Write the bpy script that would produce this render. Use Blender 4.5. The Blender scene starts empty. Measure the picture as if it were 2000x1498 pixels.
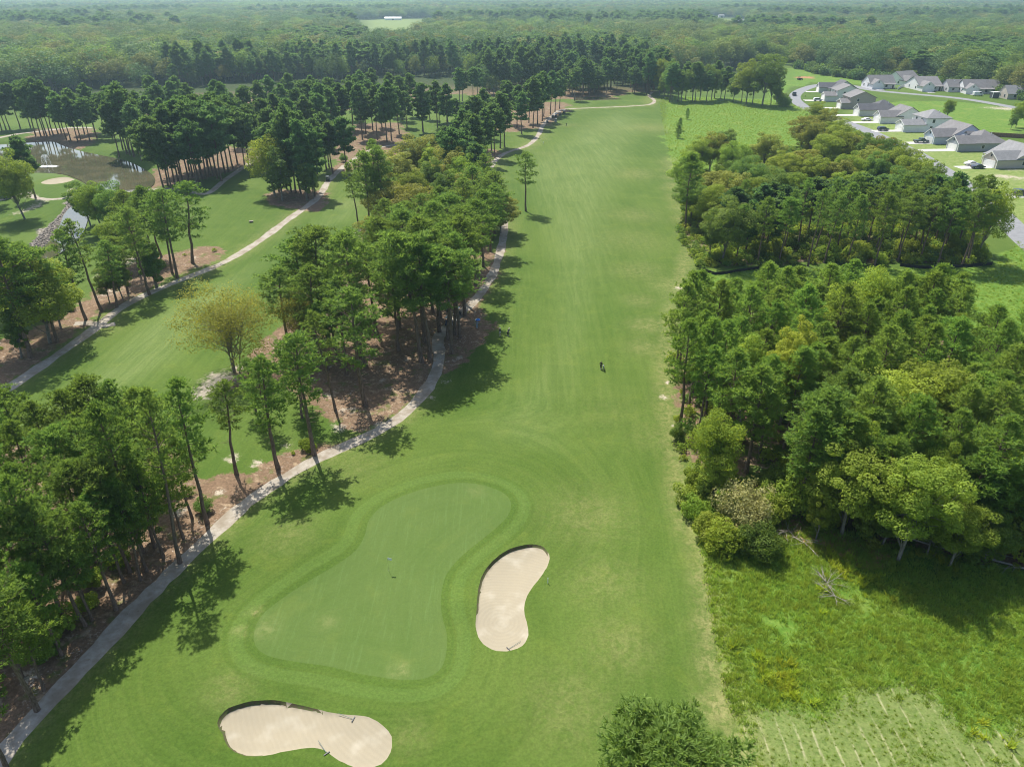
import bpy, bmesh, math, random
import numpy as np
from mathutils import Vector, Matrix, geometry
PI = math.pi
SC = bpy.context.scene
COL = SC.collection
rng = np.random.default_rng(7)
random.seed(7)

# ---------------------------------------------------------------- camera model (photo pixels -> points on the ground)
CAM_H, PITCH, FPX, CX, CY = 65.0, math.radians(29.0), 1387.0, 1000.0, 749.0
SP, CP = math.sin(PITCH), math.cos(PITCH)
def P(px, py, z=0.0):
    u = (px-CX)/FPX; v = (CY-py)/FPX
    dz = v*CP-SP; dy = CP+v*SP
    t = (z-CAM_H)/dz
    return (u*t, dy*t)
def proj(x, y, z=0.0):
    dep = y*CP-(z-CAM_H)*SP
    v = (y*SP+(z-CAM_H)*CP)/dep
    return (CX+FPX*x/dep, CY-FPX*v)
def height_at(x, y, py):
    v = (CY-py)/FPX
    # y*SP+(z-H)*CP = v*(y*CP-(z-H)*SP)
    return CAM_H+(v*y*CP-y*SP)/(CP+v*SP)
def PW(pts):
    return np.array([P(a, b) for a, b in pts])

# ---------------------------------------------------------------- curves and polygons
def smooth(pts, step, closed=False):
    pts = np.asarray(pts, float); n = len(pts); out = []
    segs = n if closed else n-1
    for i in range(segs):
        if closed:
            p0, p1, p2, p3 = pts[(i-1) % n], pts[i], pts[(i+1) % n], pts[(i+2) % n]
        else:
            p0, p1, p2, p3 = pts[max(i-1, 0)], pts[i], pts[i+1], pts[min(i+2, n-1)]
        k = max(1, int(np.linalg.norm(p2-p1)/step))
        a = max(np.linalg.norm(p1-p0), 1e-3)**.5; b = max(np.linalg.norm(p2-p1), 1e-3)**.5; c = max(np.linalg.norm(p3-p2), 1e-3)**.5
        if a < .05: a = b
        if c < .05: c = b
        m1 = (p2-p1)+b*((p1-p0)/a-(p2-p0)/(a+b)) if np.linalg.norm(p1-p0) > 1e-3 else (p2-p1)
        m2 = (p2-p1)+b*((p3-p2)/c-(p3-p1)/(b+c)) if np.linalg.norm(p3-p2) > 1e-3 else (p2-p1)
        for j in range(k):
            t = j/k
            out.append((2*t**3-3*t*t+1)*p1+(t**3-2*t*t+t)*m1+(-2*t**3+3*t*t)*p2+(t**3-t*t)*m2)
    if not closed: out.append(pts[-1])
    return np.array(out)
def strip_poly(center, w):
    c = np.asarray(center); d = np.gradient(c, axis=0); d /= np.linalg.norm(d, axis=1)[:, None]+1e-9
    nrm = np.stack([-d[:, 1], d[:, 0]], 1)
    w = np.asarray(w) if np.ndim(w) else np.full(len(c), w)
    return np.vstack([c+nrm*w[:, None]/2, (c-nrm*w[:, None]/2)[::-1]])
def inside(pts, poly):
    pts = np.asarray(pts); x, y = pts[:, 0], pts[:, 1]; r = np.zeros(len(pts), bool)
    n = len(poly); j = n-1
    for i in range(n):
        xi, yi = poly[i]; xj, yj = poly[j]
        if yi != yj:
            c = ((yi > y) != (yj > y)) & (x < (xj-xi)*(y-yi)/(yj-yi)+xi)
            r ^= c
        j = i
    return r
def dist(pts, line, closed=False):
    pts = np.asarray(pts); best = np.full(len(pts), 1e9)
    L = np.asarray(line)
    if closed: L = np.vstack([L, L[:1]])
    for a, b in zip(L[:-1], L[1:]):
        ab = b-a; q = ab@ab+1e-9
        t = np.clip(((pts-a)@ab)/q, 0, 1)
        d = np.linalg.norm(pts-(a+t[:, None]*ab), axis=1)
        best = np.minimum(best, d)
    return best
def sstep(a, b, x):
    t = np.clip((x-a)/(b-a), 0, 1); return t*t*(3-2*t)
def zone(pts, poly, soft):
    """1 well inside, 0 well outside, soft edge of the given half width (m)"""
    d = dist(pts, poly, True); s = np.where(inside(pts, poly), d, -d)
    return sstep(-soft, soft, s)

# traced outlines ---------------------------------------------------------------------------
MAIN_PATH = smooth(PW([(-90,1600),(0,1480),(60,1410),(130,1335),(200,1262),(260,1195),(300,1155),(355,1100),(420,1040),(480,985),(560,930),(620,895),(680,868),(730,845),(775,818),(820,775),(850,730),(858,692),(856,660),(880,630),(925,590),(955,550),(975,500),(985,440),(979,400),(962,360),(957,330),(985,300),(1030,285),(1052,264),(1060,246),(1080,226),(1100,214),(1150,211),(1230,208),(1268,205),(1278,198),(1268,188),(1274,180)]), 1.6)
LEFT_PATH = smooth(PW([(-160,870),(0,768),(80,715),(170,652),(250,592),(330,555),(430,515),(500,475),(560,432),(620,388),(645,350),(690,312),(740,288),(800,279)]), 2.0)
SPUR_PATH = smooth(PW([(-120,392),(0,391),(30,384),(50,375),(70,387),(100,390),(128,388),(160,386),(200,380),(245,376),(280,373),(320,369),(370,374),(400,380),(440,352),(480,325),(520,300),(560,292)]), 2.5)
FAR_PATH = smooth(PW([(-80,282),(0,270),(40,262),(90,256),(140,250),(180,250)]), 4.0)
TRACK = smooth(PW([(145,632),(170,630),(205,636),(225,632)]), 1.2)
TEE_PATH = smooth(PW([(690,312),(725,277),(760,272),(800,280)]), 3.0)
ROAD = smooth(PW([(2400,860),(2200,640),(2000,465),(1960,425),(1890,368),(1790,300),(1730,272),(1685,252),(1640,236),(1600,222),(1562,204),(1552,188),(1572,174),(1610,166),(1660,168),(1700,176),(1780,184),(1850,190),(1900,196),(1960,206),(2100,232),(2400,262)]), 4.0)
GREEN = smooth(PW([(998,985),(985,965),(950,950),(905,945),(850,952),(790,968),(745,990),(722,1015),(712,1050),(695,1078),(660,1105),(600,1140),(545,1175),(510,1205),(497,1235),(500,1265),(520,1282),(570,1292),(640,1300),(720,1320),(790,1331),(835,1325),(862,1305),(872,1270),(872,1235),(863,1200),(862,1160),(872,1120),(895,1090),(930,1060),(970,1030),(992,1010)]), .8, True)
FAR_GREEN = smooth(PW([(48,345),(60,337),(115,338),(150,348),(120,344),(80,350),(66,356)]), 2.5, True)
BUNKERS = [smooth(PW(p), s, True) for p, s in (
    ([(1040,1060),(1062,1065),(1073,1080),(1070,1100),(1050,1130),(1030,1160),(1024,1190),(1030,1220),(1032,1240),(1020,1262),(990,1272),(960,1268),(938,1250),(930,1230),(931,1190),(934,1150),(945,1115),(965,1090),(995,1070)], .5),
    ([(425,1415),(440,1392),(480,1375),(530,1368),(600,1378),(660,1392),(720,1402),(750,1420),(765,1440),(763,1470),(745,1492),(715,1500),(680,1492),(655,1480),(630,1462),(600,1458),(560,1465),(510,1476),(470,1474),(445,1458),(435,1435)], .5),
    ([(80,358),(100,350),(135,346),(145,351),(130,357),(100,361)], 1.5))]
_r = np.random.default_rng(9)
for _b in BUNKERS[:2]: _b += _r.normal(0, .02, _b.shape)
POND = smooth(PW([(0,280),(30,278),(60,276),(100,275),(120,282),(145,290),(190,300),(240,310),(275,325),(298,340),(302,352),(290,364),(262,370),(225,368),(190,370),(172,360),(160,352),(140,343),(120,337),(70,335),(50,336),(20,330),(-60,326),(-100,300),(-60,284)]), 2.5, True)
STREAM = smooth(PW([(158,393),(175,396),(172,420),(155,460),(125,485),(95,505),(70,535),(40,545),(50,515),(72,490),(97,468),(114,440),(125,415),(140,400)]), 2.0, True)
FAR_WATER = smooth(PW([(1120,192),(1160,189),(1215,193),(1165,194),(1125,195)]), 4.0, True)
FAIRWAY = smooth(PW([(1100,262),(1140,232),(1225,212),(1262,225),(1258,300),(1225,380),(1222,500),(1195,640),(1160,800),(1120,900),(1000,905),(890,890),(905,800),(985,730),(1030,640),(1045,540),(1035,440),(1010,380),(1000,330),(1040,300)]), 3.0, True)
LEFT_FAIRWAY = smooth(PW([(-60,860),(60,790),(180,690),(300,600),(380,560),(470,515),(560,465),(640,400),(672,372),(705,380),(715,420),(650,450),(560,500),(500,560),(430,640),(330,735),(230,790),(100,850)]), 3.0, True)
RIGHT_EDGE = PW([(1470,1620),(1440,1400),(1400,1260),(1390,1160),(1375,1080),(1345,1020),(1330,960),(1325,900),(1305,800),(1300,720),(1318,600),(1335,540),(1350,480),(1335,430),(1320,380),(1315,330),(1300,270),(1290,215),(1285,190)])

# ---------------------------------------------------------------- height of the land
MOUNDS = [(P(600,1060), 7, 1.0), (P(870,905), 10, .7), (P(1010,1000), 5, .6), (P(905,1180), 3.2, .5), (P(640,1400), 6, -.3),
          (P(1130,1130), 6, -.3), (P(760,1365), 5, .45), (P(420,1330), 7, .5), (P(1060,1330), 7, .35), (P(1240,1200), 8, .4), (P(1190,980), 9, -.35), (P(1260,640), 12, .5)]
def raw_h(x, y):
    x = np.asarray(x, float); y = np.asarray(y, float)
    h = .12*np.sin(x*.071+1.3)*np.sin(y*.053+.4)+.18*np.sin(x*.023+y*.031+2.)
    for (mx, my), r, a in MOUNDS:
        h = h+a*np.exp(-((x-mx)**2+(y-my)**2)/(r*r))
    return h*np.clip(1.2-np.hypot(x, y)/900, 0, 1)
def bunker_depth(pts):
    d = np.zeros(len(pts))
    for b in BUNKERS:
        m = inside(pts, b)
        if not m.any(): continue
        q = pts[m]; s = dist(q, b, True)
        c = b.mean(0); ax = np.array([-.75, .66]); ext = (np.abs((b-c)@ax)).max()
        wl = sstep(-.35, .75, ((q-c)@ax)/ext)
        d[m] = -(.05+.36*wl)*np.clip(s/.22, 0, 1)-.18*sstep(0, 3, s)
    return d
def water_depth(pts):
    d = np.zeros(len(pts))
    for b, dep in ((POND, .9), (STREAM, .9), (FAR_WATER, .6)):
        m = inside(pts, b)
        dd = dist(pts, b, True)
        d = np.where(m, -dep, np.where(dd < 3.0, -dep*(1-sstep(0, 3.0, dd)), d))
    return d
def land(pts):
    pts = np.atleast_2d(np.asarray(pts, float))
    return raw_h(pts[:, 0], pts[:, 1])+bunker_depth(pts)+water_depth(pts)
def hz(x, y):
    return float(land([[x, y]])[0])

# ---------------------------------------------------------------- object helpers
def tag(o, label=None, cat=None, group=None, kind=None):
    if label: o['label'] = label
    if cat: o['category'] = cat
    if group: o['group'] = group
    if kind: o['kind'] = kind
    return o
def empty(name, loc=(0, 0, 0), rz=0.0):
    o = bpy.data.objects.new(name, None); COL.objects.link(o)
    o.location = loc; o.rotation_euler = (0, 0, rz); o.empty_display_size = .5
    return o
def link(name, me, parent=None, loc=None):
    o = bpy.data.objects.new(name, me); COL.objects.link(o)
    if parent: o.parent = parent
    if loc is not None: o.location = loc
    return o
def np_mesh(name, V, F, mats, fm=None, tint=None, smooth_=False):
    """V (n,3); F list of equal-length index rows (array) or list of arrays"""
    me = bpy.data.meshes.new(name)
    Fs = F if isinstance(F, list) else [F]
    Fs = [np.asarray(f, np.int32) for f in Fs if len(f)]
    V = np.asarray(V, np.float32)
    me.vertices.add(len(V)); me.vertices.foreach_set('co', V.ravel())
    tot = np.concatenate([np.full(len(f), f.shape[1], np.int32) for f in Fs])
    loops = np.concatenate([f.ravel() for f in Fs])
    start = np.concatenate([[0], np.cumsum(tot)[:-1]]).astype(np.int32)
    me.loops.add(len(loops)); me.loops.foreach_set('vertex_index', loops)
    me.polygons.add(len(tot)); me.polygons.foreach_set('loop_start', start); me.polygons.foreach_set('loop_total', tot)
    for m in mats: me.materials.append(m)
    if fm is not None: me.polygons.foreach_set('material_index', np.asarray(fm, np.int32))
    if smooth_: me.polygons.foreach_set('use_smooth', np.ones(len(tot), bool))
    me.update(calc_edges=True)
    if tint is not None:
        a = me.attributes.new('tint', 'FLOAT', 'FACE'); a.data.foreach_set('value', np.asarray(tint, np.float32))
    return me
class MB:
    """collects simple solids into one mesh"""
    def __init__(s): s.v = []; s.f = []
    def add(s, v, f):
        n = len(s.v); s.v += [tuple(map(float, p)) for p in v]; s.f += [tuple(i+n for i in q) for q in f]; return s
    def box(s, x0, x1, y0, y1, z0, z1, M=None, taper=0):
        t = taper
        v = [(x0,y0,z0),(x1,y0,z0),(x1,y1,z0),(x0,y1,z0),(x0+t,y0+t,z1),(x1-t,y0+t,z1),(x1-t,y1-t,z1),(x0+t,y1-t,z1)]
        if M is not None: v = [M@Vector(p) for p in v]
        return s.add(v, [(3,2,1,0),(4,5,6,7),(0,1,5,4),(1,2,6,5),(2,3,7,6),(3,0,4,7)])
    def tube(s, pts, rad, n=6, caps=True):
        pts = [Vector(p) for p in pts]; rad = rad if hasattr(rad, '__len__') else [rad]*len(pts)
        v = []; f = []
        for i, p in enumerate(pts):
            d = (pts[min(i+1, len(pts)-1)]-pts[max(i-1, 0)]).normalized()
            a = d.orthogonal().normalized() if abs(d.z) < .99 else Vector((1, 0, 0))
            a = (a-d*a.dot(d)).normalized(); b = d.cross(a)
            for k in range(n):
                q = 2*PI*k/n; v.append(p+(a*math.cos(q)+b*math.sin(q))*rad[i])
        for i in range(len(pts)-1):
            for k in range(n):
                f.append((i*n+k, i*n+(k+1) % n, (i+1)*n+(k+1) % n, (i+1)*n+k))
        if caps: f += [tuple(range(n))[::-1], tuple(range((len(pts)-1)*n, len(pts)*n))]
        return s.add(v, f)
    def prism(s, prof, axis, a, b, M=None):
        """profile (closed, 2D) extruded from a to b along axis 'x' or 'y' ((u,z) -> y/x,z)"""
        n = len(prof)
        mk = (lambda q, c: (c, q[0], q[1])) if axis == 'x' else (lambda q, c: (q[0], c, q[1]))
        v = [mk(q, a) for q in prof]+[mk(q, b) for q in prof]
        if M is not None: v = [M@Vector(p) for p in v]
        f = [tuple(range(n)), tuple(range(n, 2*n))[::-1]]+[(i, (i+1) % n, n+(i+1) % n, n+i)[::-1] for i in range(n)]
        return s.add(v, f)
    def cyl(s, c, r, h, n=12, axis='z'):
        c = Vector(c); e = {'x': Vector((h/2, 0, 0)), 'y': Vector((0, h/2, 0)), 'z': Vector((0, 0, h/2))}[axis]
        return s.tube([c-e, c+e], r, n)
    def build(s, name, mat, parent=None, loc=None, smooth_=False, bevel=0):
        me = bpy.data.meshes.new(name); me.from_pydata(s.v, [], s.f); me.materials.append(mat)
        bm = bmesh.new(); bm.from_mesh(me); bmesh.ops.recalc_face_normals(bm, faces=bm.faces)
        if bevel: bmesh.ops.bevel(bm, geom=bm.edges[:], offset=bevel, segments=2, affect='EDGES', profile=.6)
        bm.to_mesh(me); bm.free()
        if smooth_: me.polygons.foreach_set('use_smooth', [True]*len(me.polygons))
        return link(name, me, parent, loc)
def copy_tree(o, parent=None):
    c = o.copy(); COL.objects.link(c); c.parent = parent
    for ch in CH.get(o.name, ()): copy_tree(ch, c)
    return c
CH = {}
def remember(o):
    """note a prototype's children (and theirs) once, so copies need no scan"""
    for ch in list(o.children): CH.setdefault(o.name, []).append(ch); remember(ch)
    return o
ORD = 'first second third fourth fifth sixth seventh eighth ninth tenth eleventh twelfth thirteenth fourteenth fifteenth sixteenth seventeenth eighteenth nineteenth twentieth'.split()
def nth(i): return ORD[i] if i < 20 else ('twenty-'+ORD[i-20] if i < 29 else 'far')

# ---------------------------------------------------------------- materials
def newmat(name):
    m = bpy.data.materials.new(name); m.use_nodes = True; nt = m.node_tree; nt.nodes.clear()
    return m, nt
class N:
    def __init__(s, nt): s.nt = nt
    def n(s, t, **k):
        nd = s.nt.nodes.new(t)
        for a, b in k.items(): setattr(nd, a, b)
        return nd
    def l(s, a, b): s.nt.links.new(a, b)
    def val(s, sock, v):
        if hasattr(v, 'links') or isinstance(v, bpy.types.NodeSocket): s.l(v, sock)
        else: sock.default_value = v
    def noise(s, vec, scale, detail=3, rough=.55, dist=0, dim='3D'):
        nd = s.n('ShaderNodeTexNoise'); nd.inputs['Scale'].default_value = scale; nd.inputs['Detail'].default_value = detail
        nd.inputs['Roughness'].default_value = rough; nd.inputs['Distortion'].default_value = dist
        if vec is not None: s.l(vec, nd.inputs['Vector'])
        return nd.outputs['Fac']
    def math(s, op, a, b=0., c=None, clamp=False):
        nd = s.n('ShaderNodeMath', operation=op, use_clamp=clamp); s.val(nd.inputs[0], a); s.val(nd.inputs[1], b)
        if c is not None: s.val(nd.inputs[2], c)
        return nd.outputs[0]
    def rng(s, v, a, b, c=0., d=1.):
        nd = s.n('ShaderNodeMapRange', interpolation_type='SMOOTHSTEP'); s.val(nd.inputs[0], v)
        for i, q in enumerate((a, b, c, d)): nd.inputs[i+1].default_value = q
        return nd.outputs[0]
    def mix(s, f, a, b, mode='MIX'):
        nd = s.n('ShaderNodeMix', data_type='RGBA', blend_type=mode); s.val(nd.inputs[0], f)
        for i, q in ((6, a), (7, b)):
            if isinstance(q, tuple): nd.inputs[i].default_value = (*q[:3], 1)
            else: s.l(q, nd.inputs[i])
        return nd.outputs[2]
    def attr(s, name, kind='GEOMETRY'):
        nd = s.n('ShaderNodeAttribute', attribute_name=name, attribute_type=kind); return nd.outputs['Fac']
    def pos(s): return s.n('ShaderNodeNewGeometry').outputs['Position']
    def obj(s): return s.n('ShaderNodeTexCoord').outputs['Object']
    def mapping(s, vec, scale=(1, 1, 1), rot=(0, 0, 0), loc=(0, 0, 0)):
        nd = s.n('ShaderNodeMapping'); s.l(vec, nd.inputs[0]); nd.inputs['Scale'].default_value = scale; nd.inputs['Rotation'].default_value = rot; nd.inputs['Location'].default_value = loc
        return nd.outputs[0]
    def bump(s, h, strength, distance=.1):
        nd = s.n('ShaderNodeBump'); nd.inputs['Strength'].default_value = strength; nd.inputs['Distance'].default_value = distance; s.l(h, nd.inputs['Height']); return nd.outputs[0]
    def principled(s, col, rough=.8, metal=0., spec=.3, normal=None, **kw):
        nd = s.n('ShaderNodeBsdfPrincipled')
        if isinstance(col, tuple): nd.inputs['Base Color'].default_value = (*col[:3], 1)
        else: s.l(col, nd.inputs['Base Color'])
        s.val(nd.inputs['Roughness'], rough); nd.inputs['Metallic'].default_value = metal; nd.inputs['Specular IOR Level'].default_value = spec
        if normal is not None: s.l(normal, nd.inputs['Normal'])
        for k, v in kw.items(): s.val(nd.inputs[k], v)
        return nd.outputs[0]
    def out(s, sh):
        o = s.n('ShaderNodeOutputMaterial'); s.l(sh, o.inputs['Surface'])
def simple(name, col, rough=.6, metal=0., spec=.4, var=.12, scale=3., bump=0.):
    m, nt = newmat(name); k = N(nt); p = k.obj()
    f = k.noise(p, scale, 4)
    c = k.mix(k.rng(f, .3, .7), tuple(x*(1-var) for x in col), tuple(min(1, x*(1+var)) for x in col))
    k.out(k.principled(c, rough, metal, spec, k.bump(f, bump) if bump else None)); return m
HAZE_D, EXPO, DENO = .00016, .52, True
# ================================================================ THE GROUND: one triangulation cut along every traced outline
ROAD_P = strip_poly(ROAD, 8.0)
REG = [('cart_path', strip_poly(MAIN_PATH, 2.35+.3*np.sin(np.arange(len(MAIN_PATH))*.9)*np.sin(np.arange(len(MAIN_PATH))*.37)+np.random.default_rng(4).normal(0, .16, len(MAIN_PATH))), False),
       ('cart_path', strip_poly(LEFT_PATH, 2.6+.3*np.sin(np.arange(len(LEFT_PATH))*.7)+np.random.default_rng(5).normal(0, .2, len(LEFT_PATH))), False),
       ('cart_path', strip_poly(SPUR_PATH, 2.5), False), ('cart_path', strip_poly(FAR_PATH, 3.2), False),
       ('cart_path', strip_poly(TRACK, 2.2), False),
       ('road', ROAD_P, False), ('putting_green', GREEN, True), ('putting_green', FAR_GREEN, True),
       ('sand_bunker', BUNKERS[0], True), ('sand_bunker', BUNKERS[1], True), ('sand_bunker', BUNKERS[2], True),
       ('pond', POND, True), ('stream', STREAM, True), ('far_water', FAR_WATER, True),
       ('fairway', FAIRWAY, True), ('fairway', LEFT_FAIRWAY, True)]
PRI = {n: i for i, n in enumerate(['fairway', 'road', 'putting_green', 'pond', 'stream', 'far_water', 'sand_bunker', 'cart_path'])}

def ground_points():
    pts = []
    r = 12.0
    while r < 9500:
        st = .0125+.012*min(1, r/400) if r < 900 else .05
        k = 0
        da = st if r < 900 else .045
        for a in np.arange(-PI, PI, da):
            core = abs(a) < .88
            if not core and (int((a+PI)/da) % 5 or k % 4): continue
            pts.append((r*math.sin(a)*1.0+0, r*math.cos(a)))
        r *= 1+st
    pts = np.array(pts)
    pts += rng.normal(0, .002, pts.shape)*np.linalg.norm(pts, axis=1)[:, None]
    ex = []
    for b in BUNKERS[:2]:
        lo, hi = b.min(0), b.max(0); gx, gy = np.meshgrid(np.arange(lo[0], hi[0], .45), np.arange(lo[1], hi[1], .45))
        q = np.stack([gx.ravel(), gy.ravel()], 1); q += rng.normal(0, .05, q.shape)
        m = inside(q, b); q = q[m]; d = dist(q, b, True); ex.append(q[d > .35])
        c = np.asarray(b); t = np.roll(c, -1, 0)-np.roll(c, 1, 0); t /= np.linalg.norm(t, axis=1)[:, None]; nn = np.stack([-t[:, 1], t[:, 0]], 1)
        for off in (.22,):
            for sgn in (1, -1):
                q = c+nn*off*sgn; ex.append(q[inside(q, b)])
    for b in (POND, STREAM):
        for off in (1.0, 2.2):
            c = np.asarray(b); t = np.roll(c, -1, 0)-np.roll(c, 1, 0); t /= np.linalg.norm(t, axis=1)[:, None]; nn = np.stack([-t[:, 1], t[:, 0]], 1)
            for sgn in (1, -1):
                q = c+nn*off*sgn; ex.append(q[~inside(q, b)])
    return np.vstack([pts]+ex)

def build_ground():
    pts = ground_points(); edges = []; allp = [pts]; n = len(pts)
    for nm, poly, cl in REG:
        k = len(poly); allp.append(poly); edges += [(n+i, n+(i+1) % k) for i in range(k)]; n += k
    allp = np.vstack(allp)
    vs, es, fs, _, _, _ = geometry.delaunay_2d_cdt([Vector(p) for p in allp], edges, [], 0, 1e-4)
    V2 = np.array([(v.x, v.y) for v in vs]); F = np.array([f for f in fs if len(f) == 3], np.int32)
    C = V2[F].mean(1)
    reg = np.full(len(F), -1); best = np.full(len(F), -1)
    names = [r[0] for r in REG]
    for i, (nm, poly, cl) in enumerate(REG):
        lo, hi = poly.min(0), poly.max(0)
        bb = (C[:, 0] >= lo[0]) & (C[:, 0] <= hi[0]) & (C[:, 1] >= lo[1]) & (C[:, 1] <= hi[1])
        idx = np.nonzero(bb)[0]
        m = inside(C[idx], poly)
        idx = idx[m & (PRI[nm] > best[idx])]
        reg[idx] = i; best[idx] = PRI[nm]
    Z = land(V2)
    return V2, F, reg, Z

STRAW = [PW(p) for p in (
    [(-300,1560),(0,1500),(130,1345),(300,1165),(480,992),(620,900),(690,862),(660,862),(610,868),(560,880),(480,915),(400,930),(330,860),(250,900),(100,880),(0,860),(-300,880)],
    [(560,720),(640,660),(700,630),(760,600),(850,590),(900,560),(950,520),(965,450),(950,420),(930,350),(955,320),(985,298),(950,285),(880,300),(800,380),(735,440),(700,470),(690,520),(600,600),(520,650),(470,705),(420,750),(430,770),(520,740),(600,790),(650,835),(700,850),(780,810),(845,740),(880,730),(930,690),(975,640),(940,600),(975,540),(990,480)],
    [(0,765),(80,708),(200,615),(330,545),(430,508),(450,482),(400,478),(350,490),(290,500),(240,520),(190,560),(140,600),(60,640),(-60,680),(-60,760)],
    [(290,372),(420,346),(520,318),(520,290),(400,285),(300,310)],
    [(510,400),(640,420),(650,380),(600,365),(530,372)],
    [(45,276),(110,284),(160,292),(200,270),(180,250),(60,252)],
    [(650,340),(720,330),(800,300),(800,240),(690,240),(640,270)],
    [(940,262),(1000,262),(1060,252),(1110,215),(1100,195),(960,215)],
    [(1090,194),(1190,194),(1250,182),(1285,182),(1285,150),(1290,128),(1180,128),(900,155),(600,165),(300,190),(250,230),(500,240),(700,215),(900,185),(1010,195)])]
WOODS = [PW(p) for p in (
    [(1325,895),(1400,940),(1500,1020),(1700,1070),(2000,1120),(2500,1260),(2500,960),(2080,800),(1950,700),(1840,630),(1700,590),(1500,600),(1350,660),(1312,700),(1305,760)],
    [(1325,460),(1365,525),(1450,522),(1600,515),(1760,515),(1925,518),(1900,440),(1880,370),(1740,290),(1680,262),(1560,290),(1440,310),(1340,360)])]
MEADOW = [PW(p) for p in (
    [(1325,930),(1345,1020),(1375,1080),(1390,1160),(1400,1260),(1440,1400),(1480,1620),(2600,1620),(2600,1200),(2000,1110),(1850,1080),(1700,1050),(1500,985),(1400,950)],
    [(1286,190),(1320,190),(1500,196),(1590,215),(1640,240),(1680,262),(1560,300),(1440,330),(1330,375),(1310,310),(1296,250)],
    [(1510,210),(1510,130),(1560,134),(1620,150),(1700,160),(1780,165),(1700,170),(1600,160),(1545,175),(1530,200)],
    [(1345,545),(1370,530),(1500,525),(1780,522),(1935,522),(1990,470),(2120,560),(2300,820),(2300,950),(2080,805),(1950,705),(1840,635),(1700,595),(1500,605),(1360,650),(1335,620)],
    [(1720,255),(1690,215),(1760,196),(1900,202),(2000,215),(2300,250),(2300,300),(2000,262),(1890,262),(1800,250)])]
MOWN_HAY = PW([(1450,1400),(1490,1385),(1560,1382),(1600,1400),(1660,1345),(1720,1338),(1800,1335),(1850,1370),(1900,1440),(1960,1425),(2040,1385),(2500,1400),(2500,1700),(1480,1700)])
LAWN = [PW(p) for p in ([(1640,190),(1680,248),(1790,300),(1890,368),(2000,462),(2500,860),(2500,520),(2120,330),(2000,285),(1890,262),(1780,235),(1700,205)],)]
SANDY = [(P(*p), r) for p, r in (
    ((720,455), 7),((705,480), 5),((430,740), 5),((400,765), 4),((470,715), 3),((895,700), 1.5),((868,745), 1.3),((845,775), 1.2),((950,310), 4),((700,265), 4),
    ((1288,302), 2.2),((1303,372), 2.6),((1305,385), 2.2),((1310,330), 1.5),((1330,565), 2.),((1302,745), 1.2),((1298,775), 1.6),((1320,828), .9),
    ((210,570), 4),((195,540), 3),((260,505), 6),((375,505), 3),((150,352), 0.1),((60,384), 4),((85,392), 3),((70,405), 3),((120,315), 3),((30,415), 3),
    ((640,770), 2),((610,740), 2),((680,800), 2),((560,780), 1.8),((660,835), 2),((560,870), 1.4),((500,905), 1.6),((455,895), 1.8),((430,960), 1.5),((350,1000), 1.8),((720,690), 2.2),((745,745), 1.8),((800,700), 1.6),((60,1320), 1.5),((740,830), 2),((1010,265), 4),
    ((1962,420), 4),((1985,450), 3.5),((2010,470), 4),((1610,225), 5),((1950,345), 7),((1990,350), 7),((1575,215), 4),((1800,205), 9),((1915,208), 9),((1960,212), 12),((1985,330), 6),((620,190), 9),((930,190), 6),((1600,1055), 3),((1660,1075), 3),((1450,610), 4))]
CLAY = [(P(*p), r) for p, r in (((1574,152), 6),((1980,520), 0.1),((1560,1035), 3.5),((1620,1060), 4),((1690,1080), 3.5))]
DRY = [(P(*p), r, a) for p, r, a in (
    ((1265,640), 4, .9),((1258,680), 3.5, .7),((1250,590), 4, .6),((1245,530), 7, .5),((1240,420), 9, .5),((1240,340), 9, .6),((1320,560), 6, .7),((1290,850), 5, .4),((1265,250), 14, .6),((1110,245), 7, .5),
    ((1180,250), 14, .3),((500,1195), .8, .7),((470,1235), .7, .8),((935,960), .9, .5),((780,1310), .9, .8),((640,1215), 1.2, .3),((520,1230), 1.5, .4),((560,1050), 4, .3),((690,910), 5, .35),
    ((1180,1130), 5, .25),((1210,1260), 4, .3),((1380,1130), 2.0, .8),((1392,1220), 2.2, .8),((1398,1300), 2.2, .7),((1410,1380), 2.5, .8),((1340,900), 3, .5),((1150,1000), 6, .3),((450,1350), 2.5, .3),((800,1440), 2, .25),((1120,1380), 5, .25),((580,870), 3, .3),
    ((270,520), 8, .6),((90,600), 8, .6),((200,640), 5, .5),((700,400), 6, .5),((640,400), 5, .4),((1060,300), 4, .3),((1230,470), 12, .35),((1200,800), 8, .2))]

V2, F3, FREG, GZ = build_ground()
def zmax(polys, soft): return np.max([zone(V2, p, soft) for p in polys], axis=0)
rad = np.hypot(V2[:, 0], V2[:, 1])
A = {}
A['straw'] = np.maximum(.88*zmax(STRAW, 2.2), .62*zmax(WOODS, 1.5))
A['meadow'] = zmax(MEADOW, .8)
A['hay'] = zone(V2, MOWN_HAY, 3.6)
A['lawn'] = zmax(LAWN, 3)
sd = np.zeros(len(V2)); cl = np.zeros(len(V2)); dr = np.zeros(len(V2))
for (x, y), r in SANDY: sd = np.maximum(sd, np.exp(-((V2[:, 0]-x)**2+(V2[:, 1]-y)**2)/(r*r)))
for (x, y), r in CLAY: cl = np.maximum(cl, np.exp(-((V2[:, 0]-x)**2+(V2[:, 1]-y)**2)/(r*r)))
for (x, y), r, a in DRY: dr = np.maximum(dr, (a*.6 if y > 90 else a)*np.exp(-((V2[:, 0]-x)**2+(V2[:, 1]-y)**2)/(r*r)))
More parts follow.
